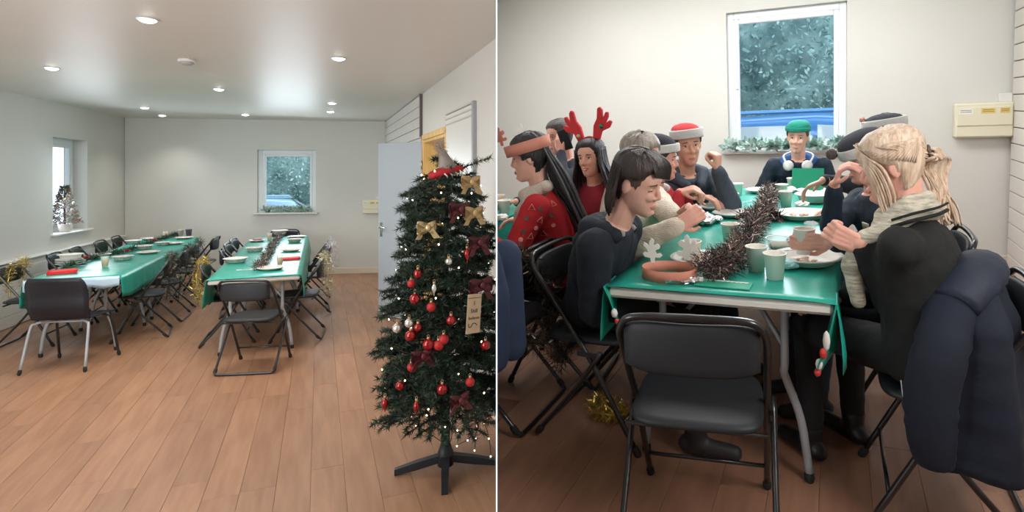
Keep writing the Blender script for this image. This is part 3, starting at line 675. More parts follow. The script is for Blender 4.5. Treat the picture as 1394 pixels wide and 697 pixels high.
# fir garland with red flowers along the left table
path = [at(x, y, z=.772) for x, y in ((88, 364), (105, 357), (125, 351), (150, 345), (172, 341), (192, 334), (212, 327), (232, 321), (243, 318))]
o0 = path[0]; path = [p - o0 for p in curve(path, 6)]
t = thing('fir_garland', 'dark green fir garland with red flowers along the left hall table', 'garland', tuple(o0))
b = MB(); b.tube(path, .008, 5); b.build('stem', wire_green, t); b = MB(); scatter_strips(b, path, .018, 2600, .05, .0028, random.Random(3)); b.build('needles', garland_green, t, kind='stuff')
for fx, fy in ((117, 352), (173, 343), (210, 328)):
    c = at(fx, fy, z=.82) - o0
    b = MB()
    for k in range(10):
        a = k * 2 * pi / 5 + (.3 if k > 4 else 0); e = V3((cos(a), sin(a), .35 if k < 5 else .9)).normalized(); sd = e.cross(V3((0, 0, 1))).normalized(); leaf_quad(b, c, e, sd, .06 if k < 5 else .04, .022)
    b.ell(c + V3((0, 0, .012)), (.012, .012, .012), 8, 5); b.build('red_flower', red_matt, t)
# things on the left table
Z = .746
for k in range(4):
    p = at(96, 361, z=Z); plate(['white paper plate at the bottom of the stack on the left hall table', 'second paper plate in the stack on the left hall table', 'third paper plate in the stack on the left hall table', 'white paper bowl on top of the stack on the left hall table'][k], (p.x, p.y, Z + .0225 * k), .125 if k < 3 else .11, paper_white, 'plate stack on the left table', .018 if k < 3 else .045)
p = at(84, 372, z=Z); napkin('red paper napkins at the near edge of the left hall table', tuple(p), .3, red_paper, .22, .17, .02)
for x, y, r, lb in [(167, 354, .10, 'white bowl in the middle of the left hall table beside the juice'), (202, 345, .12, 'white plate near the right edge of the left hall table'), (196, 339, .105, 'white bowl beside the garland at the middle flower'), (182, 331.5, .10, 'small white bowl left of the garland, in front of a wall chair'), (205, 326, .13, 'large white plate left of the garland near the far flower'), (222, 334, .09, 'small white bowl right of the far red flower'), (238, 332.5, .11, 'pale plate at the right edge of the left hall table, far half'), (251, 325, .12, 'white plate at the far end of the left hall table'), (137, 351, .10, 'pale bowl behind the garland on the left hall table')]:
    p = at(x, y, z=Z); plate(lb, tuple(p), r, deep=.04 if 'bowl' in lb else .018)
p = at(143, 363, z=Z); cup('clear cup of orange juice on the left hall table, nearest', tuple(p), clear_plastic, .10, .036, name='juice_cup', fill=juice)
p = at(225, 324.5, z=Z); cup('cup of orange juice at the far end of the left hall table', tuple(p), clear_plastic, .10, .036, name='juice_cup', fill=juice)
p = at(257, 321, z=Z); cup('grey cup at the far corner of the left hall table', tuple(p), mat('grey_cup', srgb(120, 124, 130), .5), .10, .045)
p = at(246, 321, z=Z); cup('white cup at the far end of the left hall table', tuple(p), paper_white, .09, .04)
for x, y, a, kd, lb in [(125, 367, 1.2, 'knife', 'plastic knife in front of the garland on the left table'), (115, 368.5, 1.1, 'fork', 'plastic fork in front of the garland on the left table'), (170, 360, .9, 'fork', 'plastic fork beside the middle bowl of the left table'), (108, 362.5, 1.4, 'spoon', 'plastic spoon beside the plate stack')]:
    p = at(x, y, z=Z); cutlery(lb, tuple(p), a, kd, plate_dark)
# things on the right table
Z = .746
tinsel('brown tinsel garland running down the right hall table', [at(x, y, z=.775) for x, y in ((350, 364), (357, 358), (362, 350), (367, 342), (371, 334), (377, 326), (382, 320))], .05, 2600, brown_tinsel, .045, .0026, seed=21)
for x, y, r, lb in [(321, 357.5, .12, 'white bowl at the left edge of the right hall table'), (369, 367, .125, 'printed plate at the near end of the right hall table'), (347, 342, .11, 'white bowl left of the brown tinsel, mid table'), (396, 342, .12, 'white plate at right of the right hall table, beside the juice'), (401, 330, .10, 'white bowl at right of the right hall table, far half'), (404, 323.5, .13, 'flat white plate at the far right corner of the right hall table'), (350, 329, .11, 'plate with a red napkin at left of the right hall table')]:
    p = at(x, y, z=Z); plate(lb, tuple(p), r, deep=.045 if 'bowl' in lb else .02)
p = at(395, 353, z=Z); napkin('red and white napkin beside the juice on the right hall table', tuple(p), .1, red_paper, .19, .17, .012)
p = at(350, 326.6, z=Z + .024); napkin('red napkin folded on a plate at left of the right hall table', tuple(p), .4, red_paper, .10, .10, .006)
p = at(381, 361, z=Z); cup('clear cup of orange juice at the near half of the right hall table', tuple(p), clear_plastic, .11, .034, name='juice_cup', fill=juice)
p = at(367, 327, z=Z); cup('cup of orange juice at the far half of the right hall table', tuple(p), clear_plastic, .10, .036, name='juice_cup', fill=juice)
p = at(381, 319, z=Z); plate('stacked white bowl at the far end of the right hall table', tuple(p), .12, paper_white, deep=.06)
for x, y, a, kd, lb in [(392, 362, 1.3, 'fork', 'plastic fork right of the near printed plate'), (399, 362.5, 1.4, 'knife', 'plastic knife at the right edge near the printed plate'), (334, 368, 1.5, 'spoon', 'plastic spoon at the near left of the right hall table'), (351, 367, 1.2, 'fork', 'plastic fork at the left of the printed plate'), (348, 358, 1.3, 'knife', 'plastic knife between the left bowl and the brown tinsel')]:
    p = at(x, y, z=Z); cutlery(lb, tuple(p), a, kd, clear_plastic if 'knife' in kd else paper_white)
# ------------------------------------------------------------------ the tall Christmas tree by the partition
TU, TV = .66, 3.42
tree = thing('christmas_tree', 'tall dark green artificial Christmas tree on a black four-legged stand', 'christmas tree', (TU, TV, 0))
b = MB(); b.tube([(0, 0, .05), (0, 0, .5), (0, 0, 1.2), (.01, 0, 1.80)], [.026, .026, .018, .008], 8); b.build('trunk', mat('trunk_green', srgb(44, 58, 46), .8, bump=.8, bscale=90), tree)
b = MB(); b.lathe([(0, .03), (.045, .03), (.045, .10), (.028, .15), (0, .15)], n=14); b.build('stand_hub', black_vinyl, tree)
for a in (-12, 82, 168, 258):
    d = V3((cos(R(a)), sin(R(a)), 0)); b = MB(); sd = V3((-d.y, d.x, 0)) * .024
    q = [(0.02, .055, .085), (.30, .006, .052)]
    v_ = []
    for s_, z0, z1 in ((.02, .055, .095), (.16, .022, .066), (.28, .002, .034)):
        for k, z in ((-1, z0), (1, z0), (1, z1), (-1, z1)): v_.append(d * s_ + sd * k * (1 - s_ * 1.2) + V3((0, 0, z)))
    b.add(v_, [(0, 1, 2, 3)] + [(i * 4 + j, i * 4 + (j + 1) % 4, i * 4 + 4 + (j + 1) % 4, i * 4 + 4 + j) for i in range(2) for j in range(4)] + [(11, 10, 9, 8)], False); b.build('stand_leg', black_vinyl, tree)
rnd = random.Random(12); needles = MB(); twigs = MB(); tips = []
def tree_r(z): return max(.03, .45 * (1 - .52 * (z - .30) / 1.5) - (.9 * max(0, z - 1.62)))
def spray(p0, p1, n, ln, droop):
    P = curve([p0, (V3(p0) + V3(p1)) / 2 + V3((0, 0, droop)), p1], 4); twigs.tube(P, [.005 - .0035 * i / (len(P) - 1) for i in range(len(P))], 4)
    m = len(P) - 1
    for _ in range(n):
        s = m * (rnd.random() ** .75); i = min(m - 1, int(s)); c = P[i].lerp(P[i + 1], s - i); t = (P[i + 1] - P[i]).normalized()
        d = (t * (.45 + .5 * rnd.random()) + V3((rnd.gauss(0, 1), rnd.gauss(0, 1), rnd.gauss(0, 1))).normalized()).normalized(); sd = d.orthogonal().normalized(); sd.rotate(Quaternion(d, rnd.random() * 6.28)); sd *= .0026
        L = ln * (.7 + .6 * rnd.random()); needles.add([c - sd, c + sd, c + d * L], [(0, 1, 2)], False)
z = .40
while z < 1.80:
    k = max(4, int(13 * tree_r(z) / .44) + 2); a0 = rnd.random() * 6.28
    for i in range(k):
        a = a0 + 2 * pi * i / k + rnd.gauss(0, .12); r = tree_r(z) * (.70 + .42 * rnd.random()); d = V3((cos(a), sin(a), 0))
        base = V3((0, 0, z)); tip = d * r + V3((0, 0, z + .02 + rnd.gauss(-.02, .035) - .05 * (r / .44)))
        spray(base, tip, int(300 * r / .44) + 70, .036, .02); tips.append(tip)
        for s_ in (-1, 1):
            for f in (.45, .7):
                q = base.lerp(tip, f); e = d.copy(); e.rotate(Quaternion((0, 0, 1), s_ * R(38))); L = r * (1 - f) * .95
                if L > .05: spray(q, q + e * L + V3((0, 0, rnd.gauss(-.01, .02))), int(120 * L / .2) + 30, .034, .008)
    z += .080
for (px, py, ln) in ((668, 214, .03), (520, 528, 0), (545, 505, 0)):
    tip = at(px, py, v=TV - .05) - V3((TU, TV, 0)); spray((0, 0, tip.z - (.10 if py < 300 else -.08)), tip, 170, .036, .0)
twigs.build('branches', wire_green, tree, kind='stuff'); needles.build('needles', fir_green, tree, kind='stuff')
def tree_pt(px, py, out=1.0):
    """point on the tree's near side at a picture position"""
    best = None
    for k in range(60):
        v = TV - .5 + k * .012; p = at(px, py, v=v); q = p - V3((TU, TV, 0)); rr = sqrt(q.x * q.x + q.y * q.y)
        if rr < tree_r(max(.3, min(1.85, p.z))) * out: return p
    return at(px, py, v=TV - .12)
def bauble(px, py, r, m, label, kind='round'):
    p = tree_pt(px, py); t = thing('bauble', label, 'bauble', tuple(p), 0, 'baubles on the tall tree')
    b = MB()
    if kind == 'round': b.ell((0, 0, 0), (r, r, r), 16, 12)
    else: b.lathe([(0, -r * 2.3), (r * .22, -r * 1.5), (r * .8, -r * .4), (r * .75, r * .3), (r * .3, r * 1.1), (0, r * 1.35)], n=14)
    b.build('ball', m, t)
    b = MB(); zt = r if kind == 'round' else r * 1.35; b.lathe([(0, zt - .003), (.007, zt - .003), (.007, zt + .008), (0, zt + .008)], n=10); b.tube([(.006 * cos(a), 0, zt + .014 + .006 * sin(a)) for a in [i * pi / 4 for i in range(8)]], .0012, 4, True); b.build('cap', gold_ribbon, t)
for px, py, r, m, lb, kd in [
    (541, 447, .026, silver, 'silver bauble at the left edge of the tall tree', 'round'), (557, 440, .024, silver, 'white bauble just right of the silver one on the tall tree', 'round'),
    (565, 407, .028, red_gloss, 'red bauble on the left of the tall tree, above the silver one', 'round'), (569, 373, .025, red_gloss, 'red bauble at the upper left edge of the tall tree', 'round'),
    (560, 386, .021, red_matt, 'small dull red bauble under the upper left red one', 'round'), (559, 457, .029, red_gloss, 'red bauble right below the silver one on the tall tree', 'round'),
    (569, 446, .022, red_gloss, 'small red bauble right of the silver one', 'round'), (583, 469, .030, red_gloss, 'big red bauble in the middle of the tall tree, left of the card', 'round'),
    (597, 470, .026, red_matt, 'dull red bauble beside the big middle one', 'round'), (604, 462, .026, red_matt, 'dark red bauble right of the middle pair', 'round'),
    (614, 436, .025, red_gloss, 'red bauble left of the handwritten card', 'round'), (661, 470, .026, red_gloss, 'bright red bauble below and right of the card', 'round'),
    (587, 418, .024, red_matt, 'dark red bauble left of the card, upper', 'round'), (545, 525, .024, red_gloss, 'red bauble at the lower left of the tall tree', 'round'),
    (602, 530, .028, red_gloss, 'red bauble low on the front of the tall tree', 'round'), (524, 549, .022, red_gloss, 'red drop ornament at the lowest left tip of the tree', 'drop'),
    (567, 553, .022, red_gloss, 'red drop ornament low on the tree, second from the left', 'drop'), (636, 345, .022, red_gloss, 'red drop ornament below the lower gold bow', 'drop'),
    (611, 356, .019, silver, 'small silver bauble near the middle top of the tree', 'round'), (591, 392, .018, silver, 'small silver bell on a red ribbon at the left of the tree', 'drop'),
    (640, 520, .024, red_matt, 'dark red bauble at the lower right of the tree', 'round'), (560, 500, .022, red_matt, 'dark red bauble at the left, under the middle pair', 'round')]:
    bauble(px, py, r, m, lb, kd)
def bow(px, py, w, label, m, name='ribbon_bow'):
    p = tree_pt(px, py, 1.05); t = thing(name, label, 'bow', tuple(p), R(24))
    for s in (-1, 1):
        b = MB(); rg = []
        for i in range(9):
            a = pi * i / 8; x = s * (.006 + w * sin(a)); zc = w * .30 * cos(a); hw = .009 + .024 * sin(a)
            rg.append([V3((x, -.014 + .010 * sin(a), zc + hw)), V3((x, .006, zc + hw * .9)), V3((x, .006, zc - hw * .9)), V3((x, -.014 + .01 * sin(a), zc - hw))])
        b.rings(rg); b.build('loop', m, t)
        b = MB(); b.add([(0, 0, 0), (s * .03, -.008, 0), (s * .075, -.012, -w * 1.15), (s * .04, -.004, -w * 1.2)], [(0, 1, 2, 3)], False); o = b.build('tail', m, t); so = o.modifiers.new('th', 'SOLIDIFY'); so.thickness = .002
    b = MB(); b.ell((0, -.012, 0), (.016, .014, .02), 10, 7); b.build('knot', m, t)
bow(641, 248, .055, 'gold ribbon bow near the top of the tall tree', gold_ribbon); bow(645, 290, .055, 'second gold ribbon bow, below the top one', gold_ribbon)
bow(581, 310, .05, 'shiny pale gold bow at the left edge of the tall tree', mat('gold_foil_ribbon', srgb(206, 186, 140), .25, .6, bump=.3, bscale=60))
bow(626, 285, .06, 'burgundy ribbon bow between the gold bows', burgundy); bow(652, 330, .06, 'burgundy ribbon bow at the right of the tall tree', burgundy); bow(655, 388, .07, 'wide burgundy ribbon above the handwritten card', burgundy)
bow(575, 485, .055, 'burgundy ribbon low at the left of the tall tree', burgundy); bow(626, 545, .05, 'burgundy ribbon low on the front of the tall tree', burgundy)
# red felt hat with a grey pointed crown on top
p = at(610, 236, v=TV - .02); t = thing('felt_elf_hat', 'red felt elf hat with a grey pointed crown on top of the tall tree', 'hat', tuple(p), R(24))
b = MB(); rg = []
for i in range(17):
    s = i / 16; x = -.115 + .235 * s; zc = -.012 + .050 * s; h = .028 * sin(pi * min(1, .12 + s * .95)) ** .6 + .004; d = .055 * sin(pi * min(1, .08 + .9 * s)) ** .6 + .004
    rg.append([V3((x, d * cos(a), zc + h * sin(a))) for a in [2 * pi * j / 12 for j in range(12)]])
b.rings(rg); b.build('brim', felt_red, t)
for k in range(5):
    b = MB(); x = -.06 + .034 * k; b.tube([(x, -.05, .010 + x * .2), (x + .012, -.058, -.004 + x * .2), (x + .02, -.05, -.016 + x * .2)], .004, 5); b.build('stitch', paper_white, t)
b = MB(); b.rings([[V3((cx_ + r * cos(a), r * .8 * sin(a), z)) for a in [2 * pi * j / 14 for j in range(14)]] for cx_, z, r in ((.0, .02, .062), (-.01, .06, .048), (-.028, .10, .032), (-.045, .135, .020), (-.052, .15, .006))]); b.build('crown', felt_grey, t)
b = MB(); rnd2 = random.Random(2); scatter_strips(b, [V3((-.05, 0, .11)), V3((-.058, -.01, .15)), V3((-.062, -.01, .175))], .022, 260, .03, .0016, rnd2); b.build('tuft', beard_fur, t, kind='stuff')
# handwritten kraft card
p = tree_pt(645, 427, 1.12); t = thing('kraft_card', 'kraft paper card with the handwriting I Still believe hung on the tree', 'card', tuple(p), R(22))
t.rotation_euler = (0, R(4), R(22))
b = MB(); b.box((0, 0, 0), (.088, .003, .205), .001); b.build('sheet', kraft, t)
b = MB(); b.tube([(-.04, -.0025, .082), (.04, -.0025, .082)], .0012, 4); b.tube([(-.036, -.002, .083), (-.03, .012, .12)], .0012, 4); b.tube([(.036, -.002, .083), (.03, .012, .12)], .0012, 4); b.build('string', wire_green, t)
for txt, z, s in (('I', .055, .030), ('Still', .015, .030), ('believe', -.022, .024)):
    text_part(txt, s, M4.Translation((0, -.0022, z)) @ M4.Rotation(pi / 2, 4, 'X'), ink, t)
b = MB(); b.tube(curve([(-.03, -.0025, -.05), (-.028, -.0025, -.068), (-.014, -.0025, -.066), (-.006, -.0025, -.052), (.008, -.0025, -.050), (.022, -.0025, -.060)], 4), .002, 5); b.build('flourish', ink, t)
# fairy lights: one cable, each bulb a part
t = thing('fairy_lights', 'string of warm fairy lights wound through the tree and hanging below it', 'fairy lights', (TU, TV, 0))
cab = []; rnd2 = random.Random(8)
for i in range(150):
    s = i / 149; z = .38 + 1.35 * s; a = i * .42 - 1.6; r = tree_r(z) * .86; cab.append(V3((r * cos(a), r * sin(a), z + .012 * sin(i * 1.7))))
b = MB(); b.tube(cab, .0016, 4)
loops = []
for pts in ([(558, 560), (563, 575), (585, 590), (612, 603), (617, 560)], [(575, 558), (590, 572), (606, 580), (618, 572), (640, 556)], [(655, 566), (640, 595), (622, 606)], [(656, 566), (664, 590), (668, 620), (660, 635), (648, 634)], [(650, 560), (648, 590), (646, 612)]):
    q = curve([at(x, y, v=TV - .10 + .03 * i) - V3((TU, TV, 0)) for i, (x, y) in enumerate(pts)], 5); b.tube(q, .0022, 5); loops += q[2::4]
b.build('cable', wire_green, t)
bm_ = MB(); bm_.ell((0, 0, 0), (.0042, .0042, .0055), 8, 6); ob = bm_.build('bulb', bulb_glow, t); bme = ob.data; bpy.data.objects.remove(ob)
for i, q in enumerate([c for c in cab[::2]] + loops):
    o = bpy.data.objects.new('bulb', bme); COL.objects.link(o); o.parent = t; o.location = q + V3((0, 0, -.005))
# ================================================================== RIGHT ROOM: the meal, seen from close by
set_room('R')
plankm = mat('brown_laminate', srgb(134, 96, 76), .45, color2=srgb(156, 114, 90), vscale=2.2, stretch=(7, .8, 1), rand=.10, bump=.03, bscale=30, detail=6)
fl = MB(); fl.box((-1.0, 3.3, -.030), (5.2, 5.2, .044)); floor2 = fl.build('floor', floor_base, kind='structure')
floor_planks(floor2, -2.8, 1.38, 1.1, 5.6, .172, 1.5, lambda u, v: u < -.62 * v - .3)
ceiling2 = pick_box('ceiling', (-1.0, 3.3, CH + .05), (5.4, 5.4, .1), ceil_paint, kind='structure')
VW = 5.55; A, B = (-4.2, VW), (1.30, VW); Mb2, L2 = wall_frame(A, B)
a0 = along(Mb2, 990, 120).x; a1 = along(Mb2, 1153, 120).x; zt = along(Mb2, 1072, 9).z; zb = along(Mb2, 1068, 207).z
wall('wall_back', A, B, CH, wall_paint, [(a0, a1, zb, zt)])
window_unit('window_3', Mb2, a0, a1, zb, zt, .28, wall_paint, set_back=.09, sill_out=.05, frame_w=.06)
MR2, LR2 = wall_frame((1.30, VW), (1.30, .5))
wall('wall_right', (1.30, VW), (1.30, .5), CH, wall_paint)
b = MB(MR2); b.box((LR2 / 2, -.004, CH / 2), (LR2 - .02, .006, CH - .01)); sl = b.build('trim_5', dark_line, kind='structure')
for k in range(21):
    b = MB(MR2); b.box((LR2 / 2 + .01, -.014, .064 + .1258 * k), (LR2 - .05, .016, .119), .004); b.build('plank', shiplap, sl)
b = MB(Mb2); b.box((L2 / 2, -.009, .05), (L2, .018, .10), .004); b.build('baseboard_back', cream_trim, kind='structure')
p0 = along(Mb2, 1297, 162); p1 = along(Mb2, 1376, 162); zc = along(Mb2, 1337, 163).z
fuse_box('large cream fuse box with yellow stickers on the wall right of the window', Mb2, (p0.x + p1.x) / 2, zc, p1.x - p0.x, .27)
b = MB(); b.box((-.3, 9.2, -.3), (9, 7, .1)); b.build('ground_outside', asphalt, kind='structure')
hedge('hedge filling the window behind the diners', -3.4, 2.4, 8.7, -.2, 4.2, 11000, 17)
car('blue parked car below the hedge behind the diners', (-.2, 7.25, -.22), R(2), car_blue)
ivy_garland('frosted leaf garland on the sill behind the green beanie', Mb2, a0 + .0, a1 - .0, -.07, zb + .014, 620, .09, 6)
# ------------------------------------------------------------------ the laid table
TU0, TU1, TV0, TV1 = -.795, .0, 2.02, 4.72
cloth_table(['trestle table with the diners, nearest half', 'trestle table with the diners, far half by the window'], 'green table cover on the diners table, printed hem hanging at the sides', TU0, TU1, TV0, TV1, 2, (.20, .24), 'trestle tables of the diners', .0)
Z = .746
def on(px, py, z=Z): return at(px, py, z=z)
CM = mat('paper_cup', srgb(238, 234, 224), .6)
GC = 'white paper cups on the diners table'
for px, py, lb, h in [(1055, 379, 'white paper cup at the front of the table, right of the pair', .095), (1030, 368, 'white paper cup at the front of the table, left of the pair', .095), (994, 331, 'white paper cup standing left of the brown tinsel, mid table', .092), (942, 352, 'white paper cup beside the paper antler crown', .075),
    (997, 287, 'white paper cup on a plate near the clasped hands', .085), (1070, 281, 'white paper cup right of the tinsel, nearer of two', .095), (1064, 270, 'white paper cup right of the tinsel, farther of two', .095), (1079, 258, 'white paper cup in front of the green folder', .085), (1004, 266, 'white paper cup by the person in the hoodie', .085)]:
    p = on(px, py); z0 = Z + (.022 if 'on a plate' in lb else 0); cup(lb, (p.x, p.y, z0), CM, h, .041, GC)
food = mat('food_leftovers', srgb(206, 170, 140), .6, color2=srgb(226, 206, 186), vscale=60)
for px, py, r, lb, dp in [(1100, 358, .135, 'large white plate of food at the right front of the table', .03), (1090, 297, .145, 'white plate in front of the person with the badge', .03), (1108, 275, .12, 'grey white bowl under the reaching hand', .05), (1108, 263, .12, 'white plate beside the reaching hand, farther', .02), (998, 294, .12, 'white plate under a cup near the clasped hands', .02), (950, 356, .115, 'white plate behind the antler crown', .018), (1036, 262, .11, 'white plate at the far end of the table', .02), (975, 285, .11, 'white plate in front of the red jumper', .02)]:
    p = on(px, py); plate(lb, tuple(p), r, paper_white, None, dp, food=food if r > .13 or 'antler' in lb else None)
p = on(968, 276); t = thing('food_tray', 'white food tray near the person in the hoodie', 'tray', tuple(p), .2)
b = MB(); b.box((0, 0, .012), (.22, .16, .022), .008); b.build('tray', paper_white, t)
b = MB(); b.box((0, 0, .028), (.16, .11, .014), .006); b.build('food', food, t)
p = on(983, 300); t = thing('pink_box', 'pink card box beside the clasped hands', 'box', (p.x - .03, p.y + .28, Z), .3)
b = MB(); b.box((0, 0, .035), (.12, .07, .07), .004); b.build('carton', mat('pink_card', srgb(206, 150, 146), .6), t)
tinsel('thick brown tinsel garland down the middle of the diners table', [at(x, y, z=.79) for x, y in ((962, 366), (985, 358), (1003, 343), (1020, 318), (1030, 300), (1042, 284), (1046, 270), (1048, 258))], .066, 9000, brown_tinsel, .030, .0020, seed=33)
p = on(1048, 302); tinsel('short brown tinsel branching to the right of the garland', [p + V3((-.16, 0, .03)), p + V3((-.08, .0, .035)), p + V3((0, .02, .03)), p + V3((.05, .03, .025))], .035, 900, brown_tinsel, .04, .0022, seed=34)
# paper antler crown lying on the table
p = on(911, 378); t = thing('paper_antler_crown', 'pink paper headband with two white card antlers lying at the near left corner', 'crown', tuple(p), R(-8))
pinkband = mat('pink_paper', srgb(222, 148, 124), .7, color2=srgb(208, 134, 114), vscale=9)
b = MB(); n = 48
ring = [(.108 * cos(2 * pi * i / n), .085 * sin(2 * pi * i / n)) for i in range(n)]
vs = [(x * k, y * k, z) for k, z in ((1, 0), (1, .045), (.985, .045), (.985, 0)) for x, y in ring]
b.add(vs, [(l * n + i, l * n + (i + 1) % n, ((l + 1) % 4) * n + (i + 1) % n, ((l + 1) % 4) * n + i) for l in range(4) for i in range(n)]); b.build('band', pinkband, t)
def antler(x, y, s, flip, tilt, m, parent, name='antler', th=.004):
    pr = [(0, 0), (.016, 0), (.018, .022), (.042, .026), (.050, .040), (.040, .048), (.026, .042), (.030, .060), (.046, .074), (.042, .088), (.028, .080), (.022, .070), (.020, .092), (.010, .106), (0, .098), (.002, .076), (-.014, .084), (-.026, .074), (-.022, .062), (-.004, .054), (-.010, .040), (-.026, .044), (-.034, .034), (-.024, .024), (-.002, .024)]
    pr = [(flip * a * s, c * s) for a, c in pr]
    if flip < 0: pr = pr[::-1]
    b = MB(M4.Translation((x, y, .040)) @ M4.Rotation(tilt, 4, 'Z') @ M4.Rotation(pi / 2, 4, 'X')); b.prism(pr, -th / 2, th / 2); return b.build(name, m, parent)
antler(-.080, .045, .95, -1, .2, paper_white, t); antler(.035, .082, 1.12, 1, -.1, paper_white, t)
p = on(985, 388); t = thing('joke_card', 'green card with a white scalloped strip at the near edge of the table', 'card', tuple(p), R(-3))
b = MB(); b.box((0, 0, .003), (.20, .085, .005), .001); b.build('card', mat('card_green', srgb(40, 158, 128), .5), t)
b = MB(); pts = [(-.085, .035)] + [(-.085 + .2 * .85 * i / 40, .030 - .006 * abs(sin(i * pi / 4))) for i in range(41)] + [(.085, .035)]
b.prism(pts[::-1], .0056, .0068); b.build('white_strip', paper_white, t)
p = on(930, 384); t = thing('cracker_wrap', 'crumpled silver cracker wrapper at the near edge of the table', 'wrapper', tuple(p), R(20))
b = MB(); rnd2 = random.Random(6)
for k in range(26):
    a = rnd2.gauss(0, .5) + (pi if k % 3 else 0); L = .03 + .05 * rnd2.random(); y = rnd2.gauss(0, .018); q = V3((0, y, .008)); e = V3((cos(a), sin(a), .1 * rnd2.random())); sd = V3((-e.y, e.x, rnd2.gauss(0, .6))).normalized() * .007
    b.add([q - sd, q + sd, q + e * L + sd * .8 + V3((0, 0, .008)), q + e * L - sd * .8 + V3((0, 0, .002))], [(0, 1, 2, 3)], False)
b.build('foil_strips', foil, t, kind='stuff'); b = MB(); b.cap((-.03, 0, .012), (.03, 0, .014), .011, .013, 9, 3); b.build('roll', foil, t)
def crumpled(label, loc, r, m, seed, name='foil_wrap', sq=.5):
    t = thing(name, label, 'wrapper', loc); b = MB(); rg = []; 
    for i in range(9):
        a = -pi / 2 + pi * (i + .05) / 8.1; row = []
        for j in range(14):
            q = V3((cos(a) * cos(2 * pi * j / 14), cos(a) * sin(2 * pi * j / 14), sin(a))); k = 1 + .45 * noise.noise(q * 2.3 + V3((seed, 0, 0))); row.append(V3((q.x * r * k, q.y * r * k, max(.002, r * sq + q.z * r * sq * k))))
        rg.append(row)
    b.smooth = False; b.rings(rg); b.build('foil', m, t); return t
crumpled('crumpled foil beside the clasped hands', tuple(on(958, 306)), .065, foil, 4); crumpled('small crumpled foil right of the clasped hands', tuple(on(975, 303)), .04, foil, 8)
crumpled('crumpled clear wrap behind the front right plate', tuple(on(1086, 335)), .05, foil, 12); crumpled('crumpled pale napkin beside the large right plate', tuple(on(1075, 366)), .04, mat('tissue_blue', srgb(170, 214, 220), .7), 15, 'tissue')
for px, py, lb, k in [(1076, 262, 'white crumpled tissue by the far cups', 20), (1092, 283, 'white crumpled tissue in front of the bowl', 23)]: crumpled(lb, tuple(on(px, py)), .045, paper_white, k, 'tissue')
t = thing('clear_tub', 'clear plastic tub with foil behind the front cups', 'tub', tuple(on(1062, 338)))
b = MB(); b.lathe([(0, .002), (.05, .002), (.062, .045), (.066, .047), (.064, .049), (.059, .046), (.048, .005), (0, .005)], n=22); b.build('tub', clear_plastic, t)
b = MB(); b.lathe([(0, .006), (.046, .006), (.05, .02), (0, .024)], n=18); b.build('dip', food, t)
for px, py, a, kd, lb in [(1050, 318, 1.2, 'knife', 'plastic knife right of the tinsel, mid table'), (1058, 322, 1.0, 'fork', 'plastic fork right of the tinsel, mid table'), (1020, 300, -.9, 'spoon', 'plastic spoon between the far plates'), (1014, 276, -.6, 'fork', 'plastic fork left of the far tinsel'), (1085, 352, 1.9, 'fork', 'plastic fork on the edge of the front right plate')]:
    p = on(px, py); cutlery(lb, (p.x, p.y, p.z + (.03 if 'edge of' in lb else 0)), a, kd, clear_plastic)
p = at(1100, 259, z=Z); t = thing('green_folder', 'upright green card folder in front of the person in the beanie', 'folder', (p.x - .0, p.y - .05, Z), R(-4))
b = MB(); b.box((0, 0, .085), (.22, .006, .17), .001, M4.Rotation(R(-12), 4, 'X')); b.build('cover', mat('folder_green', srgb(0, 128, 96), .5), t)
b = MB(); b.box((0, .04, .082), (.22, .004, .165), .001, M4.Rotation(R(14), 4, 'X')); b.build('back_cover', mat('folder_green', srgb(0, 128, 96), .5), t)
# printed corners of the cover hanging at both near corners
pr_red = mat('print_red', srgb(206, 60, 58), .5); 
def hem(label, pts, th, prints):
    t = thing('cover_corner', label, 'tablecloth', tuple(pts[0])); o0 = V3(pts[0]); b = MB(); n = len(pts)
    b.add([V3(p) - o0 for p in pts] + [V3(p) - o0 + V3(th) for p in pts], [list(range(n)), [2 * n - 1 - i for i in range(n)]] + [(i, (i + 1) % n, n + (i + 1) % n, n + i) for i in range(n)], False); b.build('flap', cloth_green, t)
    for q in prints:
        b = MB(); b.ell(V3(q[0]) - o0, q[1], 8, 5); b.build('print', q[2], t)
hem('printed corner of the green cover hanging at the near left of the table', [(TU0 - .004, TV0 - .014, .742), (TU0 + .02, TV0 - .02, .70), (TU0 + .055, TV0 - .024, .60), (TU0 - .004, TV0 + .14, .56), (TU0 - .012, TV0 + .14, .742)], (-.004, -.002, 0), [((TU0 + .035, TV0 - .02, .645), (.014, .012, .018), paper_white), ((TU0 + .045, TV0 - .022, .615), (.010, .010, .012), pr_red)])
hem('printed corner of the green cover hanging at the near right of the table', [(TU1 + .006, TV0 - .008, .742), (TU1 - .01, TV0 - .02, .66), (TU1 - .05, TV0 - .02, .53), (TU1 - .055, TV0 + .03, .47), (TU1 + .004, TV0 + .10, .55), (TU1 + .008, TV0 + .12, .742)], (.004, -.003, 0), [((TU1 - .022, TV0 - .022, .62), (.012, .008, .035), paper_white), ((TU1 - .032, TV0 - .02, .575), (.012, .01, .02), pr_red), ((TU1 - .045, TV0 - .004, .53), (.012, .012, .02), paper_white), ((TU1 - .05, TV0 + .01, .495), (.012, .016, .014), pr_red)])
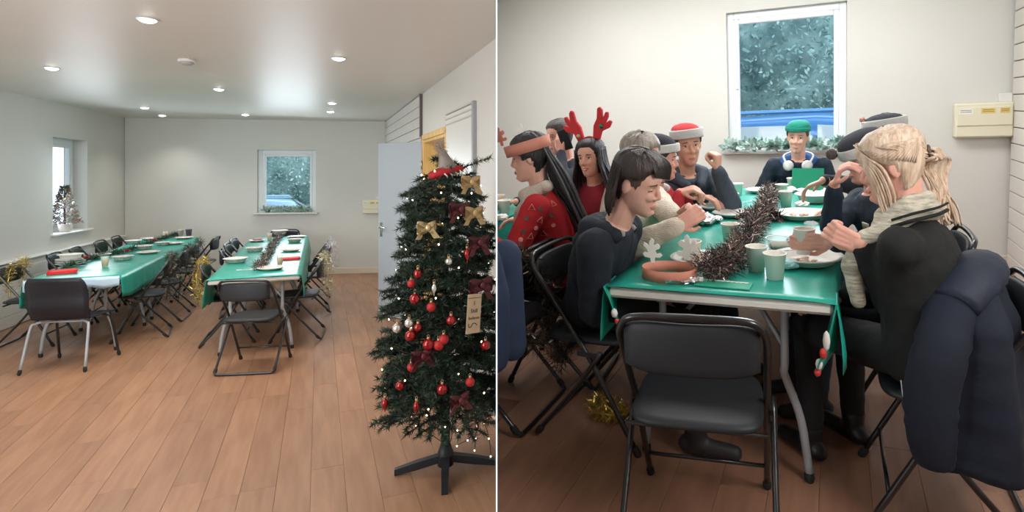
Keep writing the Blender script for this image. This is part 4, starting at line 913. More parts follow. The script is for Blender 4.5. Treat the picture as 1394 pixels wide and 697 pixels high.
# ------------------------------------------------------------------ chairs of the right room
CB = 'black folding chairs around the diners table'
p = at(960, 560, z=.45)
ch = dup(chair0, 'empty black folding chair at the near end of the diners table', (-.41, 1.83, 0), R(7), CB)
dup(chair0, 'black folding chair of the person in navy at the left of the table', (-.96, 2.36, 0), R(-93), CB)
dup(chair0, 'black folding chair of the person in black, navy coat over its back', (.34, 2.20, 0), R(90), CB)
dup(chair0, 'black folding chair of the person in the red printed jumper', (-1.36, 2.80, 0), R(95), CB)
for (u, v, rz, lb) in [(-.98, 3.06, -90, 'black folding chair of the person in the cream jumper'), (-1.0, 3.46, -90, 'black folding chair of the person in the red knit'), (-.98, 3.92, -90, 'black folding chair of the person in the hoodie'), (.30, 2.96, 90, 'black folding chair of the person with the badge'), (.30, 3.70, 90, 'black folding chair of the farther person in a banded hat'), (-.30, 5.02, 180, 'black folding chair of the person in the beanie at the far end')]:
    dup(chair0, lb, (u, v, 0), R(rz), CB)
dup(chair0, 'leftmost black folding chair, cut by the frame, dark sparkling tinsel on it', (-1.49, 2.33, 0), R(90), CB)
tinsel('dark sparkling tinsel hanging over the back of the leftmost chair', [(-1.25, 2.20, .72), (-1.24, 2.16, .80), (-1.19, 2.22, .70), (-1.17, 2.28, .58), (-1.15, 2.22, .48), (-1.12, 2.25, .36), (-1.13, 2.24, .30)], .055, 1600, dark_tinsel, .035, .0022, seed=41)
tinsel('dark sparkling tinsel at the seat of the leftmost chair', [(-1.36, 2.08, .66), (-1.32, 2.06, .58), (-1.27, 2.06, .52), (-1.22, 2.1, .46), (-1.19, 2.18, .40)], .05, 1100, dark_tinsel, .03, .002, seed=42)
c = at(826, 556, z=.03); tinsel('gold tinsel lying on the floor under the diners table', [c + V3((-.08, 0, .0)), c + V3((-.03, .05, .012)), c + V3((.03, .02, .005)), c + V3((.09, .0, 0)), c + V3((.05, -.06, .005)), c + V3((-.05, -.05, 0))], .034, 1300, gold_tinsel, .026, .002, seed=43)
# ================================================================== PEOPLE
def skin_mat(name, c): 
    m = mat(name, c, .5, var=.05, vscale=20, bump=.04, bscale=180, spec=.4); b = m.node_tree.nodes['Principled BSDF']
    b.inputs['Subsurface Weight'].default_value = .08; b.inputs['Subsurface Radius'].default_value = (.02, .008, .004); return m
SK = {'fair': skin_mat('skin_fair', srgb(222, 174, 156)), 'pink': skin_mat('skin_pink', srgb(216, 160, 142)), 'olive': skin_mat('skin_olive', srgb(206, 158, 136))}
LIP = mat('lips', srgb(190, 122, 112), .45); LIPD = mat('lips_smile', srgb(176, 84, 84), .45); EYEW = mat('eye_white', srgb(232, 226, 222), .2); IRIS = mat('iris_dark', srgb(58, 44, 38), .15); TEETH = mat('teeth', srgb(240, 236, 228), .3)
def fabric(name, c, **k): 
    a = dict(rough=.85, var=.10, vscale=9, bump=.25, bscale=220, sheen=.0); a.update(k); return mat(name, c, **a)
def hairm(name, c, c2): return mat(name, c, .42, color2=c2, vscale=26, stretch=(3, 3, .35), bump=.5, bscale=60, spec=.5)
H_DARK = hairm('hair_dark', srgb(40, 32, 32), srgb(62, 50, 48)); H_BLACK = hairm('hair_black', srgb(28, 26, 30), srgb(46, 42, 46)); H_BROWN = hairm('hair_brown', srgb(76, 58, 50), srgb(100, 78, 66)); H_GREY = hairm('hair_grey', srgb(128, 116, 108), srgb(168, 156, 146)); H_BLOND = hairm('hair_blonde', srgb(186, 158, 132), srgb(222, 200, 178))
T_NAVY = fabric('navy_jacket', srgb(20, 28, 40)); T_BLACK = fabric('black_knit', srgb(15, 17, 17)); T_HOOD = fabric('slate_hoodie', srgb(64, 76, 88)); T_CREAM = fabric('cream_knit', srgb(222, 210, 192), bump=.9, bscale=70, stretch=(1, 1, 3)); T_RED = fabric('red_knit', srgb(176, 34, 44)); T_DKRED = fabric('dark_red_top', srgb(140, 34, 48)); T_TEAL = fabric('navy_coat_teal', srgb(20, 36, 52)); T_JEAN = fabric('dark_jeans', srgb(40, 52, 66)); T_BLKTR = fabric('black_trousers', srgb(20, 21, 24)); T_SCARF = fabric('oatmeal_scarf', srgb(206, 196, 182), bump=.7, bscale=90); T_DARK = fabric('charcoal_jumper', srgb(40, 44, 54)); T_PARKA = mat('navy_parka', srgb(11, 20, 37), .85, var=.15, vscale=7, bump=.3, bscale=26)
T_PRINT = fabric('red_printed_jumper', srgb(186, 34, 42))
SHOE = mat('black_leather', srgb(24, 23, 24), .4); SHOE_T = mat('shoe_dark', srgb(40, 38, 40), .6)
GREYCLOTH = mat('grey_white_plush', srgb(196, 196, 194), .95, bump=.5, bscale=150, sheen=.3); DARKFELT = mat('dark_felt', srgb(44, 46, 56), .9, bump=.3, bscale=150); TEALKNIT = mat('teal_knit', srgb(16, 130, 112), .9, bump=.7, bscale=120); PAPERTAN = mat('tan_paper', srgb(206, 140, 120), .75, color2=srgb(190, 122, 106), vscale=7)
PROF = [(-.006, .070, .020, .014), (.004, .084, .000, .030), (.018, .088, -.020, .042), (.036, .086, -.040, .051), (.055, .085, -.056, .058), (.078, .083, -.070, .064), (.100, .080, -.082, .069), (.118, .078, -.089, .071), (.135, .084, -.094, .073), (.158, .083, -.098, .0755), (.180, .074, -.095, .073), (.200, .056, -.082, .063), (.215, .032, -.058, .047), (.224, .006, -.032, .026), (.227, -.012, -.014, .004)]
def hp(z):
    if z <= PROF[0][0]: return PROF[0][1:]
    for a, b in zip(PROF, PROF[1:]):
        if z <= b[0]:
            t = (z - a[0]) / (b[0] - a[0]); return tuple(a[i] + (b[i] - a[i]) * t for i in (1, 2, 3))
    return PROF[-1][1:]
def head_pt(z, a, grow=0.):
    yf, yb, w = hp(z); e = .86; c, s = cos(a), sin(a); sg = lambda q: math.copysign(abs(q) ** e, q)
    y = sg(s); ny = (yf if s > 0 else -yb) * abs(y) * (1 if s > 0 else -1) if True else 0
    p = V3((w * sg(c), ny, z))
    if grow:
        q = V3((p.x, p.y, 0)); L = q.length; up = max(0, (z - .15) / .077); q = q * (1 + grow / max(L, .02)); p = V3((q.x, q.y, z + grow * up))
    return p
def smooth01(x): x = max(0, min(1, x)); return x * x * (3 - 2 * x)
def interp(tab, x):
    if x <= tab[0][0]: return tab[0][1]
    for a, b in zip(tab, tab[1:]):
        if x <= b[0]: return a[1] + (b[1] - a[1]) * (x - a[0]) / (b[0] - a[0])
    return tab[-1][1]
SHORT = [(0, .185), (30, .182), (50, .165), (64, .138), (76, .118), (92, .125), (104, .100), (112, .05), (140, .030), (180, .025)]
LONG = [(0, .192), (30, .188), (50, .165), (68, .11), (80, .06), (95, .02), (130, .0), (180, -.0)]
class Person:
    def __init__(s, label, Hc, hyaw, hpitch, hroll, pelvis, byaw, sc=1., skin='fair', top=None, trousers=None, voxel=.0055, lod=0, hands=None, legyaw=None, mouth='neutral', eyes='open', shoes=None, build=1.0, hair=None, sleeve=1.0, shin=.04, legs=True, nf=.04, brow=None):
        s.t = thing('person', label, 'person', (pelvis[0], pelvis[1], 0)); s.o = V3((pelvis[0], pelvis[1], 0)); s.sc = sc; s.vox = voxel; s.skin = SK[skin]
        Hc = V3(Hc); camp = RM['R'].inverted() @ V3((0, 0, CAMZ)); va = atan2(Hc.y - camp.y, Hc.x - camp.x)
        ph = va + pi + R(hyaw); pb = va + pi + R(byaw); s.Hc = Hc
        s.f = V3((cos(pb), sin(pb), 0)); s.r = V3((sin(pb), -cos(pb), 0))
        hr = M4.Rotation(ph - pi / 2, 4, 'Z') @ M4.Rotation(-R(hpitch), 4, 'X') @ M4.Rotation(R(hroll), 4, 'Y')
        s.H = M4.Translation(Hc) @ hr @ M4.Scale(sc, 4) @ M4.Translation((0, .0, -.113)); fh = hr @ V3((0, 1, 0)); uh = hr @ V3((0, 0, 1)); s.uh = uh; s.fh = fh
        P = V3((pelvis[0], pelvis[1], .46 + .10 * sc)); N = Hc - V3((0, 0, .168 * sc)) - V3((fh.x, fh.y, 0)) * nf * sc - uh * .01; s.P, s.N = P, N
        T = (N - P).normalized(); L = (N - P).length; s.T = T
        bulge = -s.f * .05 * max(0, T.dot(s.f)) * 1.6
        def c_(t): return P.lerp(N, t) + bulge * sin(pi * max(0, min(1, t)))
        def tring(t, w, d, k=1.0):
            tt = (c_(min(1.05, t + .05)) - c_(max(-.1, t - .05))).normalized(); fw = s.r.cross(tt); fw = -fw if fw.dot(s.f) < 0 else fw
            e = .82; sg = lambda q: math.copysign(abs(q) ** e, q)
            return [c_(t) + s.r * (w * k * sc * build * sg(cos(a))) + fw * (d * k * sc * build * sg(sin(a))) for a in [2 * pi * j / 22 for j in range(22)]]
        TR = [(-.16, .150, .115), (-.06, .178, .13), (.08, .175, .130), (.28, .158, .122), (.5, .166, .124), (.70, .182, .124), (.83, .184, .112), (.92, .150, .094), (.98, .098, .078), (1.03, .066, .066)]
        s.c_ = c_; SHW = .172 * sc * build
        # arms
        ua, fa = .285 * sc, .25 * sc; s.arms = []
        hands = hands or {}
        for side in (-1, 1):
            S = c_(.88) + s.r * side * SHW; h = hands.get(side)
            if h is None: h = dict(w=P + s.f * .30 * sc + s.r * side * .10 + V3((0, 0, .10)), d=s.f * 1. - s.r * side * .4, n=V3((0, 0, -1)), curl=.5)
            Wt = V3(h['w']); dv = Wt - S; D = min(dv.length, (ua + fa) * .995); dn = dv.normalized(); Wt = S + dn * D
            pole = V3(h.get('pole', s.r * side * .6 - V3((0, 0, 1)) - s.f * .25)); pole = (pole - dn * pole.dot(dn)).normalized()
            a = (ua * ua - fa * fa + D * D) / (2 * D); hh = sqrt(max(0, ua * ua - a * a)); E = S + dn * a + pole * hh
            hd = V3(h.get('d', Wt - E)).normalized(); hn = V3(h.get('n', (0, 0, -1))); hn = (hn - hd * hn.dot(hd)).normalized()
            s.arms.append((side, S, E, Wt, hd, hn, h))
        # ---- body: one continuous surface
        b = MB(); b.rings([tring(t, w, d, .80) for t, w, d in TR])
        nt = s.H @ V3((0, -.022, .055)); b.cap(c_(.93), nt, .056 * sc * (.92 + .08 * build), .052 * sc, 12)
        def Hp(x, y, z): return s.H @ V3((x, y, z))
        HR_ = s.H.to_3x3().to_4x4()
        b.rings([[s.H @ head_pt(z, 2 * pi * j / 28) for j in range(28)] for z, *_ in PROF])
        for k in (0, 1, 2):                                          # nose: bridge, tip, wings
            pass
        b.cap(Hp(0, .080, .128), Hp(0, .098, .090), .0075 * sc, .0105 * sc, 8); b.cap(Hp(0, .098, .090), Hp(0, .086, .078), .0105 * sc, .008 * sc, 8)
        for q in (-1, 1):
            b.ell(Hp(q * .0115, .088, .083), (.0075 * sc, .009 * sc, .0075 * sc), 8, 6)
            b.ell(Hp(q * .030, .070, .088), (.020 * sc, .016 * sc, .020 * sc), 10, 7); b.cap(Hp(q * .012, .081, .138), Hp(q * .046, .066, .141), .007 * sc, .006 * sc, 8)
            b.ell(Hp(q * .0735, -.012, .108), (.009 * sc, .020 * sc, .031 * sc), 10, 8, HR_ @ M4.Rotation(q * R(-16), 4, 'Z') @ M4.Scale(1 / sc, 4))
        b.ell(Hp(0, .080, .020), (.017 * sc, .012 * sc, .013 * sc), 10, 7); b.ell(Hp(0, .0795, .049), (.022 * sc, .011 * sc, .013 * sc), 10, 7)
        fr = .0088 * sc * (1.0 if voxel < .005 else 1.12)
        for side, S, E, Wt, hd, hn, h in s.arms:
            b.cap(S, E, .044 * sc, .036 * sc, 10); b.cap(E, Wt, .036 * sc, .025 * sc, 10)
            lat = hd.cross(hn) * (1 if side > 0 else -1)              # towards the little finger... thumb is opposite
            lat = lat.normalized(); K = Wt + hd * .082 * sc
            for q in (-.026, -.009, .009, .026): b.cap(Wt + lat * q * .7 * sc + hd * .012 * sc, K + lat * q * sc, .0135 * sc, .0120 * sc, 8, 2)
            cu = h.get('curl', .4); cs = h.get('curls', (cu, cu, cu, cu))
            for fi, (q, ln) in enumerate(((-.028, .95), (-.0095, 1.06), (.0095, 1.0), (.027, .80))):
                p = K + lat * q * sc; ang = 0.; d = hd + lat * q * 2.2
                for sl, wgt in ((.044, .9), (.028, 1.1), (.022, .7)):
                    ang += cs[fi] * wgt; dd = (d * cos(ang) + hn * sin(ang)).normalized(); q2 = p + dd * sl * ln * sc; b.cap(p, q2, fr, fr * .92, 8, 2); p = q2
            th = Wt + hd * .022 * sc - lat * .026 * sc; tc_ = h.get('thumb', .5)
            d1 = (hd * .75 - lat * .75 * (1 - tc_ * .5) + hn * (.25 + tc_ * .5)).normalized(); p1 = th + d1 * .042 * sc; d2 = (hd * .9 - lat * .1 + hn * (.2 + tc_ * .6)).normalized(); p2 = p1 + d2 * .032 * sc
            b.cap(Wt + hd * .012 * sc, th, .015 * sc, .0135 * sc, 8, 2); b.cap(th, p1, .0125 * sc, .0105 * sc, 8, 2); b.cap(p1, p2, .0105 * sc, .0085 * sc, 8, 2); h['K'] = K; h['lat'] = lat; h['tip'] = p2
        s.body = remesh(b, voxel, 2, s.skin, 'body', s.t, s.o)
        # ---- features
        for q in (-1, 1):
            ec = V3((q * .0305, .0625, .1195)); b = MB()
            if eyes == 'open':
                b.ell(s.H @ ec, (.0128 * sc,) * 3, 12, 9); eye = b.build('eye', EYEW, s.t, s.o)
                b = MB(); b.ell(s.H @ (ec + V3((0, .0095, -.0005))), (.0058 * sc, .0045 * sc, .0058 * sc), 10, 7, HR_ @ M4.Scale(1 / sc, 4)); b.build('iris', IRIS, eye, s.o)
            zl = .0045 if eyes == 'open' else -.004
            b = MB(); b.tube([s.H @ V3((q * (.0305 + k * .0145), .0775 - .007 * abs(k) - .002 * max(0, k), .1195 + zl - .0035 * k * k)) for k in (-1, -.5, 0, .5, 1)], [.0012 * sc, .0019 * sc, .0021 * sc, .0019 * sc, .0012 * sc], 5); b.build('eyelash', IRIS, s.t, s.o)
            if eyes != 'open':
                b = MB(); b.ell(s.H @ (ec + V3((0, .0008, 0))), (.0133 * sc,) * 3, 12, 9); b.build('eyelid', s.skin, s.t, s.o)
            b = MB(); b.tube([s.H @ V3((q * (.0305 + k * .020), .0885 - .012 * abs(k) ** 2 - .004 * max(0, k), .1405 + .003 * (1 - k * k) - .001 * k)) for k in (-1, -.5, 0, .5, 1)], [.002 * sc, .0036 * sc, .0036 * sc, .003 * sc, .0014 * sc], 6, flat=.7); b.build('eyebrow', brow or (hair if hair and hair is not H_BLOND else H_BROWN), s.t, s.o)
        sm = .005 if mouth == 'smile' else 0; b = MB()
        if mouth == 'smile':
            b.tube([s.H @ V3((k * .021, .0915 - .007 * k * k, .047 + sm * k * k)) for k in (-1, -.6, 0, .6, 1)], [.001, .004 * sc, .0048 * sc, .004 * sc, .001], 6); b.build('teeth', TEETH, s.t, s.o); b = MB()
        w_ = .024 if mouth == 'smile' else .021; up = .0545 if mouth == 'smile' else .0515; lo = .0415 if mouth == 'smile' else .0445
        for z, rr in ((up, .0032), (lo, .0042)): b.tube([s.H @ V3((k * w_, .0915 - .009 * k * k, z * (1 - abs(k)) + (.048 + sm) * abs(k))) for k in (-1, -.6, -.2, .2, .6, 1)], [.0008, rr * sc, rr * 1.15 * sc, rr * 1.15 * sc, rr * sc, .0008], 6)
        b.build('lips', LIPD if mouth == 'smile' else LIP, s.t, s.o)
        # ---- clothes
        b = MB(); k = 1.0
        b.rings([tring(t, w, d) for t, w, d in TR])
        for side, S, E, Wt, hd, hn, h in s.arms:
            b.cap(c_(.80) + s.r * side * SHW * .55, S, .080 * sc, .060 * sc * sleeve, 12); b.cap(S, E, .060 * sc * sleeve, .054 * sc * sleeve, 12); b.cap(E, E.lerp(Wt, h.get('cuff', .92)), .054 * sc * sleeve, .037 * sc * sleeve, 12)
        s.top = remesh(b, max(.009, voxel * 1.6), 7, top, 'top', s.t, s.o); s.wrinkle(s.top, .007 * sc)
        if legs:
            ly = pb if legyaw is None else va + pi + R(legyaw); lf = V3((cos(ly), sin(ly), 0)); lr = V3((sin(ly), -cos(ly), 0)); b = MB()
            b.ell(P + V3((0, 0, -.01)), (.17 * sc * build, .15 * sc, .115 * sc), 16, 9, M4.Rotation(pb - pi / 2, 4, 'Z'))
            for q in (-1, 1):
                kn = P + lf * .42 * sc + lr * q * .105 * sc + V3((0, 0, -.03)); an = V3((kn.x, kn.y, 0)) + lf * shin + lr * q * .01 + V3((0, 0, .10))
                b.cap(P + lr * q * .085 * sc, kn, .086 * sc, .066 * sc, 12); b.cap(kn, an, .062 * sc, .046 * sc, 12)
                sb = MB(); toe = V3((an.x, an.y, .034)) + lf * .15 * sc; sb.cap(V3((an.x, an.y, .040)) - lf * .035 * sc, toe, .038 * sc, .033 * sc, 12); sb.cap(an + V3((0, 0, .02)), V3((an.x, an.y, .045)), .048 * sc, .042 * sc, 12); remesh(sb, .012, 2, shoes or SHOE_T, 'shoe', s.t, s.o)
            o = remesh(b, .012, 3, trousers or T_JEAN, 'trousers', s.t, s.o); s.wrinkle(o, .006)
    def wrinkle(s, o, amp, sc=16):
        me = o.data; nn = [V3(q.vector) for q in me.vertex_normals]
        for v, vn in zip(me.vertices, nn):
            p = V3(v.co); n = noise.noise(V3((p.x * sc, p.y * sc, p.z * sc * 1.6))) * .6 + noise.noise(V3((p.x * sc * 2.2, p.y * sc * 2.2, p.z * sc * 1.1)) + V3((7, 3, 1))) * .4; v.co = p + vn * n * amp
    def hair_cap(s, tab, th, m, seed=1, zmin=-.0, name='hair', top=1.3, zmax=None, lump=.35, side=None):
        b = MB(); rg = []; zs = [zmin + (.2269 - zmin) * i / 26 for i in range(27)]
        for z in zs:
            row = []
            for j in range(44):
                a = 2 * pi * j / 44; dg = abs(math.degrees(a) - 90); dg = 360 - dg if dg > 180 else dg
                rt = tab if side is None or cos(a) > 0 else side; hz = interp(rt, dg); k = smooth01((z - hz) / .016 + .5)
                nn = noise.noise(V3((cos(a) * 5 + seed, sin(a) * 5, z * 14))) ; t = th * (1 + lump * nn) * (1 + (top - 1) * smooth01((z - .15) / .07))
                row.append(s.H @ head_pt(z, a, -.010 * (1 - k) + t * k))
            rg.append(row)
        b.rings(rg); return b.build(name, m, s.t, s.o)
    def locks(s, paths, r, m, name='hair_strands', n=6, flat=.5, local=True, taper=.25, kind=None):
        b = MB()
        for pth in paths:
            q = curve([(s.H @ V3(p)) if local else V3(p) for p in pth], 5); k = len(q) - 1
            b.tube(q, [r * s.sc * (taper + (1 - taper) * sin(pi * (.12 + .80 * i / k)) ** .7) for i in range(k + 1)], n, flat=flat)
        return b.build(name, m, s.t, s.o, kind=kind)
    def band(s, z0, z1, grow, m, name, tilt=0., parent=None, a0=0, a1=2 * pi, th=.003):
        b = MB(); n = 48; T = s.H @ M4.Translation((0, 0, z0)) @ M4.Rotation(R(tilt), 4, 'X') @ M4.Translation((0, 0, -z0)); vs = []
        zr = min(z0, .150)
        for g, z in ((grow, z0), (grow + .002, z1), (grow + .002 - th, z1), (grow - th, z0)):
            for j in range(n):
                p = head_pt(zr, a0 + (a1 - a0) * j / n, g); p.z = z; vs.append(T @ p)
        b.add(vs, [(l * n + j, l * n + (j + 1) % n, ((l + 1) % 4) * n + (j + 1) % n, ((l + 1) % 4) * n + j) for l in range(4) for j in range(n)]); return b.build(name, m, parent or s.t, None if parent else s.o)
    def hat(s, label_part, z0, band_h, grow, bm, cm, peak=.05, flop=(0, 0), tilt=8, pom=None, band_g=.012):
        """soft hat: plush band and a crown that may flop to one side; worn, so a part of the person"""
        T = s.H @ M4.Translation((0, 0, z0)) @ M4.Rotation(R(tilt), 4, 'X') @ M4.Translation((0, 0, -z0)); b = MB(); rg = []
        for i, (k, g) in enumerate(((0, 1), (.3, 1.0), (.6, .94), (.8, .80), (.93, .56), (1.0, .25))):
            row = []
            for j in range(32):
                p = head_pt(.150, 2 * pi * j / 32, grow); c = V3((0, -.01, 0)); q = V3((p.x * g, p.y * g, z0 + (peak + .227 - z0) * k)) + V3((flop[0], flop[1], 0)) * k * k
                row.append(T @ q)
            rg.append(row)
        b.rings(rg); o = b.build(label_part, cm, s.t, s.o)
        if bm:
            b = MB(); rg = []
            for i in range(8):
                a = 2 * pi * i / 8; rg.append([T @ (head_pt(.150, 2 * pi * j / 36, grow + .004 + band_g * .6 * (1 + cos(a)) * .5) + V3((0, 0, z0 - .150 + band_h / 2 + band_h / 2 * sin(a)))) for j in range(36)])
            n = 36; vs = [p for r_ in rg for p in r_]; b.add(vs, [(i * n + j, ((i + 1) % 8) * n + j, ((i + 1) % 8) * n + (j + 1) % n, i * n + (j + 1) % n) for i in range(8) for j in range(n)]); b.build('hat_band', bm, o, s.o)
        if pom: 
            b = MB(); b.ell(T @ V3(pom[0]), (pom[1],) * 3, 12, 9); b.build('pompom', pom[2], o, s.o)
        return T
    def blob(s, name, m, parts, vox=.009, sm=3, wr=.0):
        b = MB()
        for p in parts: b.cap(*p)
        o = remesh(b, vox, sm, m, name, s.t, s.o)
        if wr: s.wrinkle(o, wr)
        return o
    def strip(s, name, m, pts, w, normal, th=.012, n=6):
        """a soft flat band of cloth along points (scarf end, cord, placket)"""
        q = curve(pts, n); b = MB(); b.tube(q, w, 8, flat=th / w if th < w else 1, up=normal); return b.build(name, m, s.t, s.o)
def wr(px, py, Y): return at(px, py, Y=Y)

# 1 ---- boy in navy, near left
boy = Person('person in a navy hooded top leaning over the near left table corner', at(869, 249, Y=2.30), 62, 20, 4, (-.98, 2.36), 70, 1.02, 'fair', T_NAVY, T_BLKTR, .0042, hair=H_DARK, eyes='down', build=1.0, sleeve=1.18, nf=.105,
    hands={1: dict(w=(-.70, 2.28, .60), d=(1, .5, -.3), n=(0, 0, -1), curl=.5, pole=(-.5, -.12, -1)), -1: dict(w=(-.68, 2.46, .60), d=(1, 0, -.2), n=(0, 0, -1), curl=.5, pole=(-.5, .2, -1))})
SHAVE = [(0, .188), (30, .184), (50, .170), (70, .150), (100, .135), (125, .05), (150, .01), (180, .0)]
boy.hair_cap(SHAVE, .016, H_DARK, 3, top=1.5)
boy.hair_cap([(0, .19), (40, .178), (58, .150), (72, .100), (84, .115), (100, .09), (120, .05), (180, .03)], .003, H_BROWN, 5, name='shaved_side')
rnd = random.Random(4); pth = []
for i in range(26):                                              # fringe swept over the brow, and the long back
    a = i / 25; x = .045 - .10 * a
    pth.append([(.02 - .03 * a, -.05 + .02 * a, .236), (x * .8, .035, .234), (x * 1.2 - .006, .076, .204), (x * 1.35 - .018, .082, .176 - .035 * a)])
boy.locks(pth, .0085, H_DARK, 'fringe')
pth = []
for i in range(34):
    a = R(200 + 140 * i / 33); 
    for k in range(2):
        zb = .02 + .05 * rnd.random(); p = head_pt(.17, a, .018); q = head_pt(.10, a, .022 + .008 * rnd.random()); e = head_pt(.05, a, .030 + .012 * rnd.random()); pth.append([tuple(p), tuple(q), (e.x * 1.12, e.y * 1.10 - .006, zb), (e.x * 1.05, e.y * 1.02 - .004, zb - .045)])
boy.locks(pth, .012, H_DARK, 'long_back_hair')
N = boy.N; boy.blob('hood', T_NAVY, [(N + boy.r * .085 + boy.f * .02 - V3((0, 0, .02)), N + boy.r * .06 - boy.f * .09 + V3((0, 0, .0)), .036, .05), (N - boy.r * .085 + boy.f * .02 - V3((0, 0, .02)), N - boy.r * .06 - boy.f * .09, .036, .05), (N + boy.r * .06 - boy.f * .10, N - boy.r * .06 - boy.f * .10, .05, .05), (N + boy.r * .05 - boy.f * .13 - V3((0, 0, .06)), N - boy.r * .05 - boy.f * .13 - V3((0, 0, .06)), .05, .05)], wr=.006)
boy.blob('collar', mat('grey_collar', srgb(150, 148, 146), .8), [(N + boy.r * .06 + boy.f * .045 - V3((0, 0, .015)), N + boy.r * .075 - boy.f * .02 + V3((0, 0, .0)), .016, .018), (N - boy.r * .06 + boy.f * .045 - V3((0, 0, .015)), N - boy.r * .075 - boy.f * .02, .016, .018), (N + boy.r * .075 - boy.f * .02, N - boy.r * .075 - boy.f * .02, .018, .018)])

# 2 ---- blonde woman, near right
bl = Person('person in a black jumper and striped scarf holding a plastic spoon', at(1214, 226, Y=1.95), -93, 16, 0, (.29, 2.16), -100, 1.0, 'pink', T_BLACK, T_BLKTR, .0042, hair=H_BLOND, eyes='open', legyaw=-128, shoes=SHOE, shin=-.02, build=1.04, sleeve=1.1, brow=H_BROWN,
    hands={-1: dict(w=at(1172, 333, Y=1.92), d=V3((-1, .05, .42)), n=V3((-.1, 1, .1)), curls=(.75, .85, .95, 1.0), thumb=.9, cuff=.9, pole=(.75, .25, -1))})
bl.hair_cap([(0, .186), (35, .182), (55, .165), (72, .140), (88, .125), (100, .085), (112, .03), (180, .015)], .016, H_BLOND, 7, top=1.35, lump=.2)
pth = []; rnd = random.Random(9)
for i in range(60):                                              # combed back towards the ponytail
    a = R(-40 + 260 * i / 59) if True else 0; z0 = .19 + .03 * sin(a) if sin(a) > 0 else .12
    p = head_pt(min(.222, interp([(0, .188), (60, .165), (90, .13), (180, .06)], min(180, abs(math.degrees(a) - 90))) + .012), a, .019); m_ = head_pt(.175, a - (a - R(270 if a > R(90) else -90)) * .5, .022)
    pth.append([tuple(p), tuple(m_), (.0 + rnd.gauss(0, .012), -.108, .128 + rnd.gauss(0, .010))])
bl.locks(pth, .0085, H_BLOND, 'combed_hair', 5)
pth = []; back = -bl.fh
for i in range(80):                                              # ponytail
    q = (rnd.gauss(0, .016), rnd.gauss(0, .013)); tz = at(1285 + rnd.gauss(0, 7) - 9 * rnd.random(), 262 + rnd.gauss(0, 6), Y=1.93) ; e = at(1286 + rnd.gauss(0, 8), 300 + 8 * rnd.random(), Y=1.93 + rnd.gauss(0, .02)); m0 = bl.H @ V3((q[0] * .4, -.112, .130 + q[1] * .4)); m1 = bl.H @ V3((q[0] * 1.3, -.155, .130 + q[1] * 1.2)); m2 = at(1272 + q[0] * 500, 228 + q[1] * 200, Y=1.93 + q[0] * .8)
    pth.append([m0, m1.lerp(m2, .35), m2, tz.lerp(e, .35), e])
bl.locks(pth, .0062, H_BLOND, 'ponytail', 5, local=False)
pth = []
for i in range(26):                                              # loose face-framing hair, both sides
    sd = -1 if i % 3 else 1; k = rnd.random(); pth.append([(sd * .030, .078 + .01 * k, .214), (sd * (.062 + .01 * k), .084 - .02 * k, .176), (sd * (.082 + .004 * k), .070 - .050 * k, .12), (sd * (.080), .064 - .055 * k, .06 - .02 * k), (sd * .074, .062 - .045 * k, .015 - .05 * rnd.random())])
bl.locks(pth, .0062, H_BLOND, 'face_framing_hair', 5)
b = MB(); b.tube([bl.H @ V3((.017 * cos(a), -.116, .130 + .017 * sin(a))) for a in [2 * pi * i / 14 for i in range(14)]], .007, 6, True); b.build('hair_tie', H_BROWN, bl.t, bl.o)
N = bl.N; r_, f_ = bl.r, bl.f
bl.blob('scarf', mat('striped_scarf', srgb(206, 198, 180), .85, color2=srgb(150, 146, 130), vscale=22, stretch=(1, 1, 6), bump=.4, bscale=120), [(N - r_ * .062 - f_ * .01 + V3((0, 0, .065)), N - f_ * .065 + V3((0, 0, .075)), .026, .026), (N + r_ * .062 - f_ * .01 + V3((0, 0, .065)), N - f_ * .065 + V3((0, 0, .075)), .026, .026), (N - r_ * .062 - f_ * .01 + V3((0, 0, .065)), N - r_ * .058 + f_ * .06 + V3((0, 0, .02)), .026, .026), (N + r_ * .085 - f_ * .03 + V3((0, 0, .02)), N + r_ * .07 + f_ * .06 - V3((0, 0, .02)), .030, .03), (N - r_ * .085 - f_ * .03 + V3((0, 0, .035)), N - r_ * .07 + f_ * .06 - V3((0, 0, .02)), .030, .032), (N - r_ * .085 - f_ * .03 + V3((0, 0, .035)), N - f_ * .085 + V3((0, 0, .035)), .030, .03), (N + r_ * .085 - f_ * .03 + V3((0, 0, .02)), N - f_ * .085 + V3((0, 0, .035)), .030, .03), (N - r_ * .09 - f_ * .0, N - r_ * .115 + f_ * .10 - V3((0, 0, .05)), .030, .028), (N - r_ * .115 + f_ * .10 - V3((0, 0, .05)), N - r_ * .10 + f_ * .145 - V3((0, 0, .15)), .030, .034), (N - r_ * .10 + f_ * .145 - V3((0, 0, .15)), N - r_ * .10 + f_ * .12 - V3((0, 0, .27)), .032, .026)], wr=.006)
b = MB(); 
for dz, rr in ((.0, .006), (.022, .004)): b.tube(curve([N - r_ * .12 + f_ * .02 + V3((0, 0, dz - .005)), N - r_ * .118 - f_ * .04 + V3((0, 0, .02 + dz)), N - r_ * .07 - f_ * .10 + V3((0, 0, .035 + dz)), N - f_ * .12 + V3((0, 0, .04 + dz))], 6), rr, 6)
b.build('scarf_stripe', T_BLACK, bl.t, bl.o)
